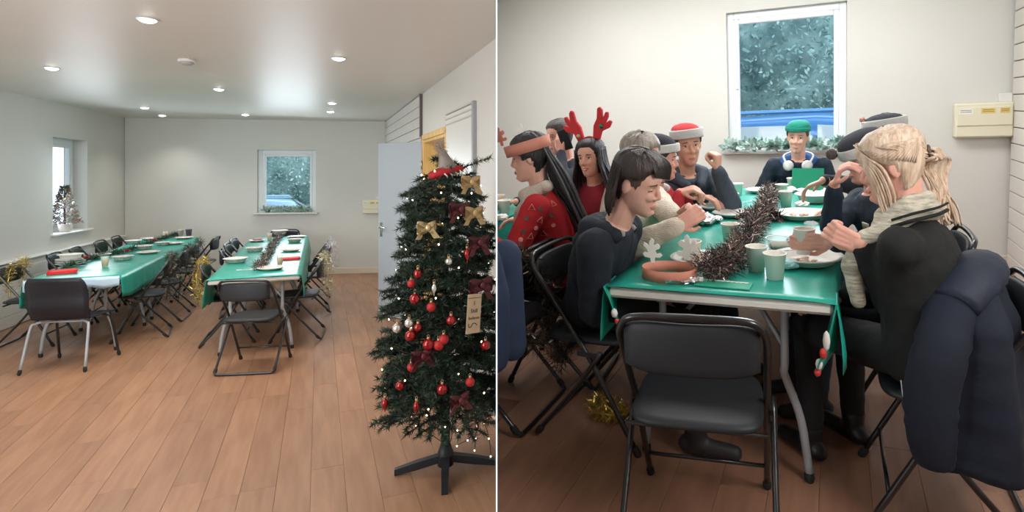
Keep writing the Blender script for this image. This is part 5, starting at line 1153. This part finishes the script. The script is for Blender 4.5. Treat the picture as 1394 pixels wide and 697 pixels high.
for side, S, E, Wt, hd, hn, h in bl.arms:
    if side < 0:
        sp = thing('plastic_spoon', 'clear plastic spoon held over a cup by the person in black', 'spoon', tuple(h['tip'])); b = MB(); e = at(1104, 304, Y=1.97) - h['tip']; b.tube([V3((.03, 0, -.012)), V3((0, 0, 0)), e * .6, e * .85], [.004, .004, .0035, .003], 6); b.build('handle', clear_plastic, sp)
        b = MB(); b.ell(e, (.024, .014, .008), 12, 7); b.build('bowl', clear_plastic, sp)

# 3 ---- person with the badge (dark hat), behind the blonde woman
p10 = Person('person in a dark top with a pale badge, hand raised to the mouth', at(1179, 213, Y=2.72), -66, 16, 0, (.30, 2.98), -62, 1.0, 'pink', T_TEAL, T_JEAN, .0052, hair=H_DARK, eyes='down',
    hands={1: dict(w=at(1136, 252, Y=2.62), d=V3((.25, -.25, .75)), n=V3((.9, -.1, -.1)), curl=.75, cuff=.9), -1: dict(w=at(1131, 330, Y=2.30), d=V3((-1, .0, .0)), n=V3((-.1, .8, -.1)), curl=.42, cuff=.92, thumb=.4)})
p10.hair_cap(SHORT, .010, H_DARK, 4); p10.hat('hat', .142, .052, .020, GREYCLOTH, DARKFELT, .012, (0, .01), -10, ((.03, .13, .190), .026, mat('pompom_brown', srgb(96, 84, 78), 1., bump=1., bscale=200)))
tp = p10.c_(.62) + p10.f * .135 - p10.r * .065; bd = MB(M4.Translation(tp) @ M4.Rotation(atan2(p10.f.y, p10.f.x) - pi / 2, 4, 'Z') @ M4.Rotation(R(-14), 4, 'X')); bd.box((0, .006, 0), (.055, .008, .085), .003); bd.build('badge', mat('badge_pale', srgb(206, 200, 180), .5), p10.t, p10.o)
bd = MB(M4.Translation(tp) @ M4.Rotation(atan2(p10.f.y, p10.f.x) - pi / 2, 4, 'Z') @ M4.Rotation(R(-14), 4, 'X')); bd.box((0, .012, .012), (.03, .004, .034), .001); bd.build('badge_photo', mat('badge_brown', srgb(150, 120, 90), .5), p10.t, p10.o)
k_ = [h for sd, S, E, W_, hd, hn, h in p10.arms if sd < 0][0]
p = k_['K'] + V3((-.005, .046, -.005)); cup('white paper cup held in the hand beside the spoon', (p.x - .012, p.y - .008, Z + .045), CM, .10, .042, GC)

# 4 ---- farther person in a banded hat, reaching
p9 = Person('person in a white banded hat reaching to a bowl, beyond the badge wearer', at(1204, 186, Y=3.25), -78, 6, 0, (.36, 3.72), -80, 1.0, 'fair', T_DARK, T_JEAN, .0058, hair=H_DARK,
    hands={1: dict(w=at(1121, 246, Y=3.2), d=V3((-.8, .1, -.35)), n=V3((0, 0, -1)), curl=.5), -1: None or dict(w=(.05, 3.5, .80), d=(-1, 0, 0), n=(0, 0, -1), curl=.4)})
p9.hair_cap(SHORT, .012, H_DARK, 6); p9.hat('hat', .165, .050, .016, GREYCLOTH, DARKFELT, .012, (0, 0), -2, ((.0, .10, .225), .016, mat('pompom_pink', srgb(214, 160, 150), 1., bump=.8, bscale=150)))
p9.band(.128, .142, .014, mat('glasses_black', srgb(20, 20, 22), .3), 'hat_edge')
k_ = [h for sd, S, E, W_, hd, hn, h in p9.arms if sd > 0][0]; b = MB(); a_ = [q for q in p9.arms if q[0] > 0][0]; dq = (a_[3] - a_[2]).normalized(); n1 = dq.orthogonal().normalized(); n2 = dq.cross(n1)
b.tube([a_[3] - dq * .012 + n1 * .029 * cos(a) + n2 * .029 * sin(a) for a in [2 * pi * i / 16 for i in range(16)]], .005, 6, True); b.build('bracelet', gold_ribbon, p9.t, p9.o)

# 5 ---- boy in the green beanie at the far end
gb_ = Person('person in a teal beanie with headphones round the neck, sitting below the window', at(1086, 187, Y=4.55), -8, 6, -3, (-.28, 5.08), -4, 1.0, 'fair', T_TEAL, T_JEAN, .0058, hair=H_BROWN, build=1.05, sleeve=1.15)
gb_.hair_cap(SHORT, .009, H_BROWN, 5); gb_.hat('beanie', .168, .030, .012, TEALKNIT, TEALKNIT, .020, (-.01, 0), 0, None, .006)
N = gb_.N; r_, f_ = gb_.r, gb_.f
gb_.blob('hood', mat('blue_hood', srgb(50, 92, 150), .8, bump=.3, bscale=200), [(N + r_ * .10 + V3((0, 0, .0)), N - f_ * .09 + V3((0, 0, .03)), .042, .045), (N - r_ * .10, N - f_ * .09 + V3((0, 0, .03)), .042, .045), (N + r_ * .10, N + r_ * .08 + f_ * .07 - V3((0, 0, .06)), .035, .02), (N - r_ * .10, N - r_ * .08 + f_ * .07 - V3((0, 0, .06)), .035, .02)], wr=.005)
b = MB(); b.tube(curve([N + r_ * .085 + f_ * .085 - V3((0, 0, .02)), N + r_ * .105 + f_ * .01 + V3((0, 0, .04)), N - f_ * .08 + V3((0, 0, .06)), N - r_ * .105 + f_ * .01 + V3((0, 0, .04)), N - r_ * .085 + f_ * .085 - V3((0, 0, .02))], 5), .008, 7); b.build('headphone_band', mat('headphone_grey', srgb(196, 196, 194), .4), gb_.t, gb_.o)
for q in (-1, 1):
    b = MB(); b.lathe([(0, -.02), (.034, -.02), (.040, -.008), (.040, .012), (.032, .02), (0, .02)], N + r_ * q * .068 + f_ * .105 - V3((0, 0, .035)), 18, M4.Rotation(atan2(f_.y, f_.x), 4, 'Z') @ M4.Rotation(q * R(-28), 4, 'Z') @ M4.Rotation(pi / 2, 4, 'Y')); b.build('headphone_cup', mat('headphone_grey', srgb(196, 196, 194), .4), gb_.t, gb_.o)
cpos = gb_.c_(.62) + f_ * .128; b = MB(); b.ell(cpos, (.055, .014, .11), 14, 9, M4.Rotation(atan2(f_.y, f_.x) - pi / 2, 4, 'Z')); b.build('inner_shirt', mat('peach_print_shirt', srgb(140, 150, 150), .8, color2=srgb(220, 130, 110), vscale=22), gb_.t, gb_.o)

# 6 ---- hooded man with the santa band hat
hm = Person('person in a slate hoodie and red and white hat, one fist raised', at(936, 198, Y=3.72), 14, 4, 5, (-1.02, 3.92), 26, 1.06, 'olive', T_HOOD, T_JEAN, .0058, hair=H_DARK, build=1.1, sleeve=1.12,
    hands={-1: dict(w=at(977, 232, Y=3.52), d=V3((.0, .0, 1)), n=V3((-.8, .3, 0)), curl=1.2, thumb=.9, cuff=.97, pole=V3((.6, -.2, -1))), 1: dict(w=at(945, 268, Y=3.5), d=V3((.9, -.1, 0)), n=V3((0, 0, -1)), curl=.5)})
hm.hair_cap(SHORT, .010, H_DARK, 8); hm.hat('hat', .158, .056, .014, GREYCLOTH, felt_red, .020, (.01, -.02), 4)
hm.hair_cap([(0, .045), (18, .040), (40, .03), (62, .075), (74, .118), (80, .20), (180, .21)], .0012, H_BROWN, 3, name='stubble', zmin=-.004, top=0.) if False else None
N = hm.N; r_, f_ = hm.r, hm.f
hm.blob('hood', T_HOOD, [(N + r_ * .11, N - f_ * .10 + V3((0, 0, .04)), .05, .055), (N - r_ * .11, N - f_ * .10 + V3((0, 0, .04)), .05, .055), (N + r_ * .11, N + r_ * .045 + f_ * .10 - V3((0, 0, .06)), .045, .026), (N - r_ * .11, N - r_ * .045 + f_ * .10 - V3((0, 0, .06)), .045, .026)], wr=.006)
for q in (-1, 1): hm.strip('hood_cord', mat('cord_grey', srgb(150, 152, 156), .8), [N + r_ * q * .04 + f_ * .115 - V3((0, 0, .07)), hm.c_(.78) + r_ * q * .045 + f_ * .142, hm.c_(.58) + r_ * q * .055 + f_ * .155], .0055, f_, .0055)

# 7 ---- person in the red festive knit, profile
sr = Person('person in a red patterned knit and plush banded hat, in profile', at(900, 217, Y=3.42), 80, 8, 0, (-1.06, 3.46), 70, .98, 'pink', T_RED, T_JEAN, .0058, hair=H_DARK,
    hands={1: dict(w=at(925, 262, Y=3.25), d=V3((.9, .1, .25)), n=V3((0, .3, -1)), curl=.9, thumb=.8), -1: dict(w=at(932, 262, Y=3.42), d=V3((.9, -.2, .2)), n=V3((0, -.3, -1)), curl=.9)})
sr.hair_cap(SHORT, .012, H_DARK, 9); sr.hat('hat', .152, .050, .016, GREYCLOTH, DARKFELT, .045, (0, -.05), 12, None)
N = sr.N; sr.blob('pale_collar', GREYCLOTH, [(N + sr.r * .05 + sr.f * .05, N + sr.r * .075 - sr.f * .03 + V3((0, 0, .02)), .026, .03), (N - sr.r * .05 + sr.f * .05, N - sr.r * .075 - sr.f * .03 + V3((0, 0, .02)), .026, .03)])
for q in (-.06, 0, .06):
    b = MB(); b.ell(sr.c_(.6 + q) + sr.f * .115 + sr.r * (.06 - q * .3), (.022, .012, .022), 9, 6, M4.Rotation(atan2(sr.f.y, sr.f.x) - pi / 2, 4, 'Z')); b.build('knit_motif', paper_white, sr.t, sr.o)

# 8 ---- grey-haired person in the cream jumper
gr = Person('person in a cream knitted jumper, hands clasped over the table', at(872, 215, Y=2.95), 52, 16, 6, (-.98, 3.06), 58, 1.02, 'pink', T_CREAM, T_JEAN, .005, hair=H_GREY, eyes='down', build=1.08, sleeve=1.12,
    hands={1: dict(w=at(921, 308, Y=2.50), d=V3((.75, .35, .45)), n=V3((-.2, .9, -.1)), curl=.62, thumb=.3, cuff=.98), -1: dict(w=at(926, 300, Y=2.62), d=V3((.7, -.35, .5)), n=V3((.1, -.9, -.1)), curl=.62, thumb=.3, cuff=.96)})
gr.hair_cap(SHORT, .014, H_GREY, 2, lump=.6)
for side, S, E, Wt, hd, hn, h in gr.arms:
    d_ = (Wt - E).normalized(); gr.blob('ribbed_cuff', T_CREAM, [(E.lerp(Wt, .78), E.lerp(Wt, .98), .047, .043)])

# 9 ---- smiling woman with red felt antlers
an_ = Person('smiling person in a dark red top and red felt reindeer antlers', at(804, 215, Y=3.72), -30, 2, 4, (-1.46, 3.62), -34, .97, 'olive', T_DKRED, T_BLKTR, .0055, hair=H_BLACK, mouth='smile')
an_.hair_cap(LONG, .018, H_BLACK, 4, top=1.15)
pth = []; rnd = random.Random(14)
for i in range(70):
    sd = -1 if i % 2 else 1; k = rnd.random(); a = R(90 + sd * (62 + 110 * k)); p = head_pt(.17, a, .022); q = head_pt(.08, a, .030 + .012 * rnd.random()); e = V3((q.x * (1.25 + .3 * rnd.random()), q.y * 1.05 + .012, -.03 - .05 * rnd.random())); pth.append([tuple(p), tuple(q), tuple(e), (e.x * 1.08 + rnd.gauss(0, .012), e.y + .02 * rnd.random(), e.z - .10 - .05 * rnd.random())])
an_.locks(pth, .011, H_BLACK, 'long_hair', 5)
an_.band(.205, .222, .028, felt_red, 'antler_headband', -90) if False else None
b = MB(); b.tube([an_.H @ V3((.098 * cos(a), -.010, .125 + .125 * sin(a))) for a in [R(10 + 160 * i / 20) for i in range(21)]], .006, 6); b.build('antler_headband', felt_red, an_.t, an_.o)
for fl_, x, ti in ((1, .058, -.22), (-1, -.058, .22)):
    pr = [(-.018, 0), (.018, 0), (.026, .04), (.062, .060), (.074, .088), (.062, .096), (.040, .078), (.052, .108), (.050, .130), (.036, .130), (.026, .098), (.018, .138), (.004, .150), (-.008, .140), (-.006, .095), (-.020, .060)]
    pr = [(fl_ * a * 1.4, c * 1.4) for a, c in pr]; pr = pr[::-1] if fl_ < 0 else pr
    b = MB(an_.H @ M4.Translation((x, -.010, .232)) @ M4.Rotation(-ti, 4, 'Y') @ M4.Rotation(pi / 2, 4, 'X')); b.prism(pr, -.012, .012); o = b.build('antler', felt_red, an_.t, an_.o); bv = o.modifiers.new('soft', 'BEVEL'); bv.width = .006; bv.segments = 2
for x, z, m, r in ((-.108, .310, mat('bell_green', srgb(40, 110, 90), .3, .6), .016), (.07, .262, gold_ribbon, .015)):
    b = MB(); b.ell(an_.H @ V3((x, .0, z)), (r,) * 3, 12, 9); b.build('bell', m, an_.t, an_.o)
an_.blob('white_scarf', T_SCARF, [(an_.N - an_.r * .10 + V3((0, 0, -.04)), an_.N - an_.r * .12 + an_.f * .08 - V3((0, 0, .18)), .034, .04)], wr=.004)

# 10 --- man on the phone
pm = Person('person in a dark top holding a phone to the ear by the wall', at(762, 186, Y=4.1), -58, 8, 0, (-1.80, 3.92), -50, 1.0, 'pink', T_DARK, T_JEAN, .0058, hair=H_DARK, mouth='neutral', build=1.06,
    hands={-1: dict(w=at(764, 207, Y=3.96), d=V3((.0, -.05, 1)), n=V3((.0, .8, .2)), curl=.7, cuff=.92, pole=V3((.5, -.3, -1))), 1: dict(w=(-2.05, 3.55, .80), d=(-1, -.3, 0), n=(0, 0, -1), curl=.4)})
pm.hair_cap(SHORT, .010, H_DARK, 2)
b = MB(); 
for q in (-1, 1): b.tube([pm.H @ V3((q * .031 + .021 * cos(a), .092 - .02 * abs(cos(a)) ** 2 * .4, .119 + .015 * sin(a))) for a in [2 * pi * i / 16 for i in range(16)]], .0016, 5, True)
b.build('glasses', mat('glasses_black', srgb(20, 20, 22), .3), pm.t, pm.o)
ph_ = at(769, 190, Y=3.93); t = thing('mobile_phone', 'dark mobile phone held to the ear of the person by the wall', 'phone', tuple(ph_), 0)
t.rotation_euler = (R(12), R(-14), R(10)); b = MB(); b.box((0, 0, 0), (.072, .009, .145), .004); b.build('case', mat('phone_case', srgb(30, 34, 38), .35), t); b = MB(); b.box((0, -.0055, .0), (.064, .002, .132), .0008); b.build('screen', mat('phone_screen', srgb(16, 20, 24), .1), t)
b = MB(); b.ell(pm.c_(.66) + pm.f * .13 + pm.r * -.05, (.026, .012, .03), 9, 6, M4.Rotation(atan2(pm.f.y, pm.f.x) - pi / 2, 4, 'Z')); b.build('orange_motif', mat('orange_print', srgb(226, 130, 70), .7), pm.t, pm.o)

# 11 --- woman in the red printed jumper, paper crown
wo = Person('person in a red printed jumper and paper crown, turned to the next table', at(721, 214, Y=2.98), -97, 10, 0, (-1.33, 2.78), -104, .98, 'fair', T_PRINT, T_BLKTR, .005, hair=H_BLACK, build=1.05, sleeve=1.12,
    hands={-1: dict(w=(-1.65, 2.5, .80), d=(-1, -.4, 0), n=(0, 0, -1), curl=.4), 1: dict(w=(-1.65, 2.95, .80), d=(-1, -.3, 0), n=(0, 0, -1), curl=.4)})
wo.hair_cap([(0, .182), (40, .178), (60, .15), (74, .105), (88, .115), (102, .08), (115, .03), (180, .01)], .016, H_BLACK, 6)
pth = []; rnd = random.Random(5); rr_ = wo.r; ff_ = wo.f
for i in range(90):
    q = rnd.gauss(0, .022); k = rnd.gauss(0, .018); m0 = wo.H @ V3((q, -.09, .13 + k)); m1 = wo.N - ff_ * (.115 + k) + rr_ * (q - .02) + V3((0, 0, .06)); m2 = wo.c_(.75) - ff_ * (.165 + k * .6) + rr_ * (q * 1.5 - .03); m3 = wo.c_(.40 - .1 * rnd.random()) - ff_ * (.190 + k) + rr_ * (q * 1.5 - .035); pth.append([m0, m1, m2, m3])
wo.locks(pth, .012, H_BLACK, 'long_dark_hair', 5, local=False)
cr = wo.band(.142, .200, .031, PAPERTAN, 'paper_crown', -4)
for x, y, s_, fl_ in ((.0, .118, .95, 1), (.085, .03, .95, -1)): 
    an = antler(0, 0, s_, fl_, 0, paper_white if fl_ < 0 else PAPERTAN, wo.t, 'crown_antler', .003); an.data.transform(M4.Translation(-wo.o) @ wo.H @ M4.Translation((x, y, .16)) @ M4.Rotation(R(62 if fl_ > 0 else 80), 4, 'Z'))
N = wo.N
wo.blob('scarf', T_SCARF, [(N + rr_ * .08 - ff_ * .05 + V3((0, 0, .03)), N + rr_ * .07 + ff_ * .06 - V3((0, 0, .01)), .034, .034), (N - rr_ * .08 - ff_ * .05 + V3((0, 0, .03)), N - rr_ * .07 + ff_ * .06 - V3((0, 0, .01)), .034, .036), (N - rr_ * .08 - ff_ * .05 + V3((0, 0, .03)), N + rr_ * .08 - ff_ * .05 + V3((0, 0, .03)), .034, .034), (N - rr_ * .08 + ff_ * .0, wo.c_(.80) - rr_ * .13 + ff_ * .10, .038, .036), (wo.c_(.80) - rr_ * .13 + ff_ * .10, wo.c_(.52) - rr_ * .13 + ff_ * .155, .036, .034), (wo.c_(.52) - rr_ * .13 + ff_ * .155, wo.c_(.18) - rr_ * .12 + ff_ * .175, .036, .032)], wr=.008)
# knitted motifs on the near side of the jumper: outline triangles and green patches
gm = mat('motif_green', srgb(84, 92, 76), .85); rm_ = mat('motif_pink', srgb(232, 150, 142), .85)
me = wo.top.data; mats_i = 0; from mathutils.bvhtree import BVHTree
bvh = BVHTree.FromPolygons([v.co for v in me.vertices], [tuple(p.vertices) for p in me.polygons]); ci = RM['R'].inverted() @ V3((0, 0, CAMZ)) - wo.o
rnd = random.Random(3)
for px, py, kd in ((728, 252, 't'), (740, 266, 'g'), (751, 278, 't'), (722, 283, 't'), (733, 284, 'g'), (715, 297, 'g'), (733, 300, 't'), (749, 293, 'g'), (711, 315, 'g'), (720, 322, 't'), (751, 306, 'd'), (707, 326, 'd'), (738, 318, 't'), (727, 310, 'd'), (741, 332, 'g'), (757, 262, 't'), (716, 268, 'd')):
    d = (at(px + 2, py, Y=2.6) - wo.o - ci).normalized(); hit, n_, ix_, dist = bvh.ray_cast(ci, d)
    if hit is None: continue
    x_ = n_.cross(V3((0, 0, 1))).normalized(); y_ = x_.cross(n_) * -1; r = .019; b = MB(); a0 = rnd.random() * 1.2
    cn = 3 if kd == 't' else 7 if kd == 'd' else 6
    pts = [hit + n_ * .003 + (x_ * cos(a0 + 2 * pi * i / cn) + y_ * sin(a0 + 2 * pi * i / cn)) * r * (1 if kd == 't' else .6) for i in range(cn)]
    if kd == 't': b.tube(pts, .0028, 5, True)
    else: b.add(pts + [p + n_ * .003 for p in pts], [list(range(cn))[::-1], [cn + i for i in range(cn)]] + [(i, (i + 1) % cn, cn + (i + 1) % cn, cn + i) for i in range(cn)], False)
    b.build('knit_motif', rm_ if kd != 'g' else gm, wo.t)
# the next table at the far left, cut by the partition, with its cups and a diner's arm
tt = thing('trestle_table', 'corner of the neighbouring green covered table at the left edge', 'table', (-2.35, 3.2, 0))
b = MB(); b.box((0, 0, .722), (.76, 1.6, .04), .01); b.build('tabletop', table_white, tt); b = MB(); b.box((0, 0, .7445), (.78, 1.62, .005), .002); b.build('cover', cloth_green, tt)
for y_ in (-.6, .6):
    b = MB(); b.tube([(.22, y_, .70), (.25, y_, .35), (.30, y_, .01)], .015, 8); b.build('leg', grey_metal, tt)
b = MB(); b.box((.386, 0, .65), (.004, 1.6, .18)); b.build('cover_side', cloth_green, tt)
p = at(687, 292, z=Z); cup('white paper cup on the neighbouring table, right one', (p.x, p.y, Z + .002), CM, .092, .041); p = at(680, 284, z=Z); cup('white paper cup on the neighbouring table, left one', (p.x, p.y, Z + .002), CM, .092, .041)
p = at(684, 300, z=Z); crumpled('crumpled tissue on the neighbouring table', (p.x, p.y, Z + .002), .04, paper_white, 31, 'tissue')
Person('person at the left edge, only a hand and dark cuff showing', (-2.55, 3.35, 1.17), 60, 5, 0, (-2.75, 3.3), 60, 1.0, 'pink', T_NAVY, T_JEAN, .007, hair=H_DARK, legs=False, hands={1: dict(w=at(677, 256, Y=3.0), d=V3((.9, -.2, .15)), n=V3((0, 0, -1)), curl=.5, cuff=.96), -1: dict(w=(-2.4, 3.5, .8), d=(1, 0, 0), n=(0, 0, -1), curl=.4)})
# chairs of the people turned to the next table
dup(chair0, 'black folding chair of the person wearing red antlers', (-1.44, 3.66, 0), R(130), CB); dup(chair0, 'black folding chair of the person on the phone', (-1.76, 3.98, 0), R(130), CB)
# ---- navy parka hung over the blonde woman's chair
t = thing('parka_coat', 'navy padded parka draped over the chair of the person in black, hem near the floor', 'coat', (.62, 2.0, 0)); COAT = t
b = MB(); rg = []; cu, cv = .66, 1.93
for k in range(22):
    z = .38 + .56 * k / 21; q = (z - .38) / .56; row = []
    hw = .235 + .03 * (1 - q) - .10 * max(0, q - .80) / .2; hd = .105 + .05 * (1 - q) - .03 * max(0, q - .8) / .2
    for j in range(36):
        a = 2 * pi * j / 36; fold = .020 * sin(a * 5 + 1.2 * q + 1) * (1 - .5 * q) + .022 * noise.noise(V3((cos(a) * 2.2, sin(a) * 2.2, z * 4))) - .006 * (sin(z * 34) ** 8)
        ex = lambda w_: math.copysign(abs(w_) ** .75, w_)
        row.append(V3((cu - t.location.x + ex(cos(a)) * (hd + fold) + .02 * (1 - q), cv - t.location.y + ex(sin(a)) * (hw + fold), z)))
    rg.append(row)
b.rings(rg); o = b.build('coat_body', T_PARKA, t)
def coat_tube(name, pts, r, m=None, sq=.75, seed=1):
    q = curve([V3(p) - t.location for p in pts], 6); b = MB(); k = len(q) - 1
    b.tube(q, [r(i / k) * (1 + .10 * noise.noise(V3((i * .9, seed, 0)))) for i in range(k + 1)], 16, flat=sq); return b.build(name, m or T_PARKA, t)
coat_tube('sleeve', [(.60, 1.78, .88), (.56, 1.70, .76), (.535, 1.69, .62), (.54, 1.70, .48), (.55, 1.71, .40)], lambda s_: .070 - .012 * s_ + .012 * sin(pi * s_), seed=2)
coat_tube('sleeve', [(.72, 2.14, .86), (.80, 2.18, .72), (.82, 2.16, .56), (.82, 2.14, .42)], lambda s_: .085 - .02 * s_, seed=5)
coat_tube('hood', [(.60, 1.76, .88), (.66, 1.84, .93), (.70, 1.96, .94), (.68, 2.08, .89)], lambda s_: .070 + .012 * sin(pi * s_), mat('parka_lining', srgb(28, 35, 52), .7, var=.1, bump=.3, bscale=40), .8, 7)
coat_tube('front_edge', [(.57, 2.02, .93), (.53, 1.93, .82), (.51, 1.86, .68), (.515, 1.82, .52)], lambda s_: .040 - .008 * s_, sq=.5, seed=9)
b = MB(); b.tube(curve([V3(p) - t.location for p in ((.53, 1.92, .90), (.485, 1.88, .80), (.465, 1.83, .68), (.475, 1.79, .54))], 6), .004, 5); b.build('zip', mat('zip_silver', (.4, .42, .45), .3, .9), t)
COAT.location += V3((-.27, .22, -.10))
# blue jacket on the leftmost chair
set_room('R'); c = at(674, 345, Y=2.12); t = thing('jacket', 'slate blue jacket over the leftmost chair, cut by the frame', 'jacket', (c.x, c.y, 0))
b = MB(); b.cap((-.04, .0, c.z - .02), (-.03, 0, c.z - .16), .055, .07, 14); b.cap((-.03, 0, c.z - .16), (-.05, .02, .50), .07, .06, 14); b.cap((-.04, .14, c.z - .04), (-.04, .14, .50), .06, .06, 14); o = remesh(b, .012, 4, fabric('slate_blue_jacket', srgb(40, 54, 80)), 'jacket_body', t)
bpy.data.scenes.remove(WORK)
# ------------------------------------------------------------------ put both rooms where they stand; trim what would pass through the partition
bpy.context.view_layer.update()
for o, r in TOP:
    try: o.matrix_basis = RM[r] @ o.matrix_basis
    except ReferenceError: pass
bpy.context.view_layer.update()
def trim(o, r):
    if o.type != 'MESH' or r == 'W': return
    k = (676.9 if r == 'R' else 675.3); dx = (k - CX) / FPX; n = V3((1, -dx, 0)).normalized() * (1 if r == 'R' else -1)
    mw = o.matrix_world; bb = [(mw @ V3(c)).dot(n) for c in o.bound_box]
    if min(bb) > -1e-5: return
    yy = [(mw @ V3(c)).y for c in o.bound_box]
    if max(yy) < 1.4: return
    for md in list(o.modifiers):
        dg = bpy.context.evaluated_depsgraph_get(); me = bpy.data.meshes.new_from_object(o.evaluated_get(dg), depsgraph=dg); o.modifiers.clear(); o.data = me; break
    if max((mw @ v.co).dot(n) for v in o.data.vertices) < 1e-4:
        if not o.children: bpy.data.objects.remove(o)
        return
    me = o.data.copy(); bm = bmesh.new(); bm.from_mesh(me); mi = mw.inverted()
    pn = (mw.to_3x3().transposed() @ n).normalized(); pc = mi @ V3((0, 0, 1))
    res = bmesh.ops.bisect_plane(bm, geom=bm.verts[:] + bm.edges[:] + bm.faces[:], plane_co=pc, plane_no=-pn, clear_outer=True)
    ed = [e for e in res['geom_cut'] if isinstance(e, bmesh.types.BMEdge)]
    if len(ed) > 2 and len(ed) < 3000 and o.get('kind') != 'stuff':
        try: bmesh.ops.holes_fill(bm, edges=[e for e in ed if e.is_boundary], sides=0)
        except Exception: pass
    bm.to_mesh(me); bm.free(); o.data = me
def leaves(o):
    out = [o]
    for c in o.children: out += leaves(c)
    return out
for o, r in TOP:
    try: ls = leaves(o)
    except ReferenceError: continue
    if o.name.startswith('wall_partition'): continue
    for l in ls: trim(l, r)
for o in list(bpy.data.objects):
    if o.type == 'EMPTY' and not o.children: bpy.data.objects.remove(o)
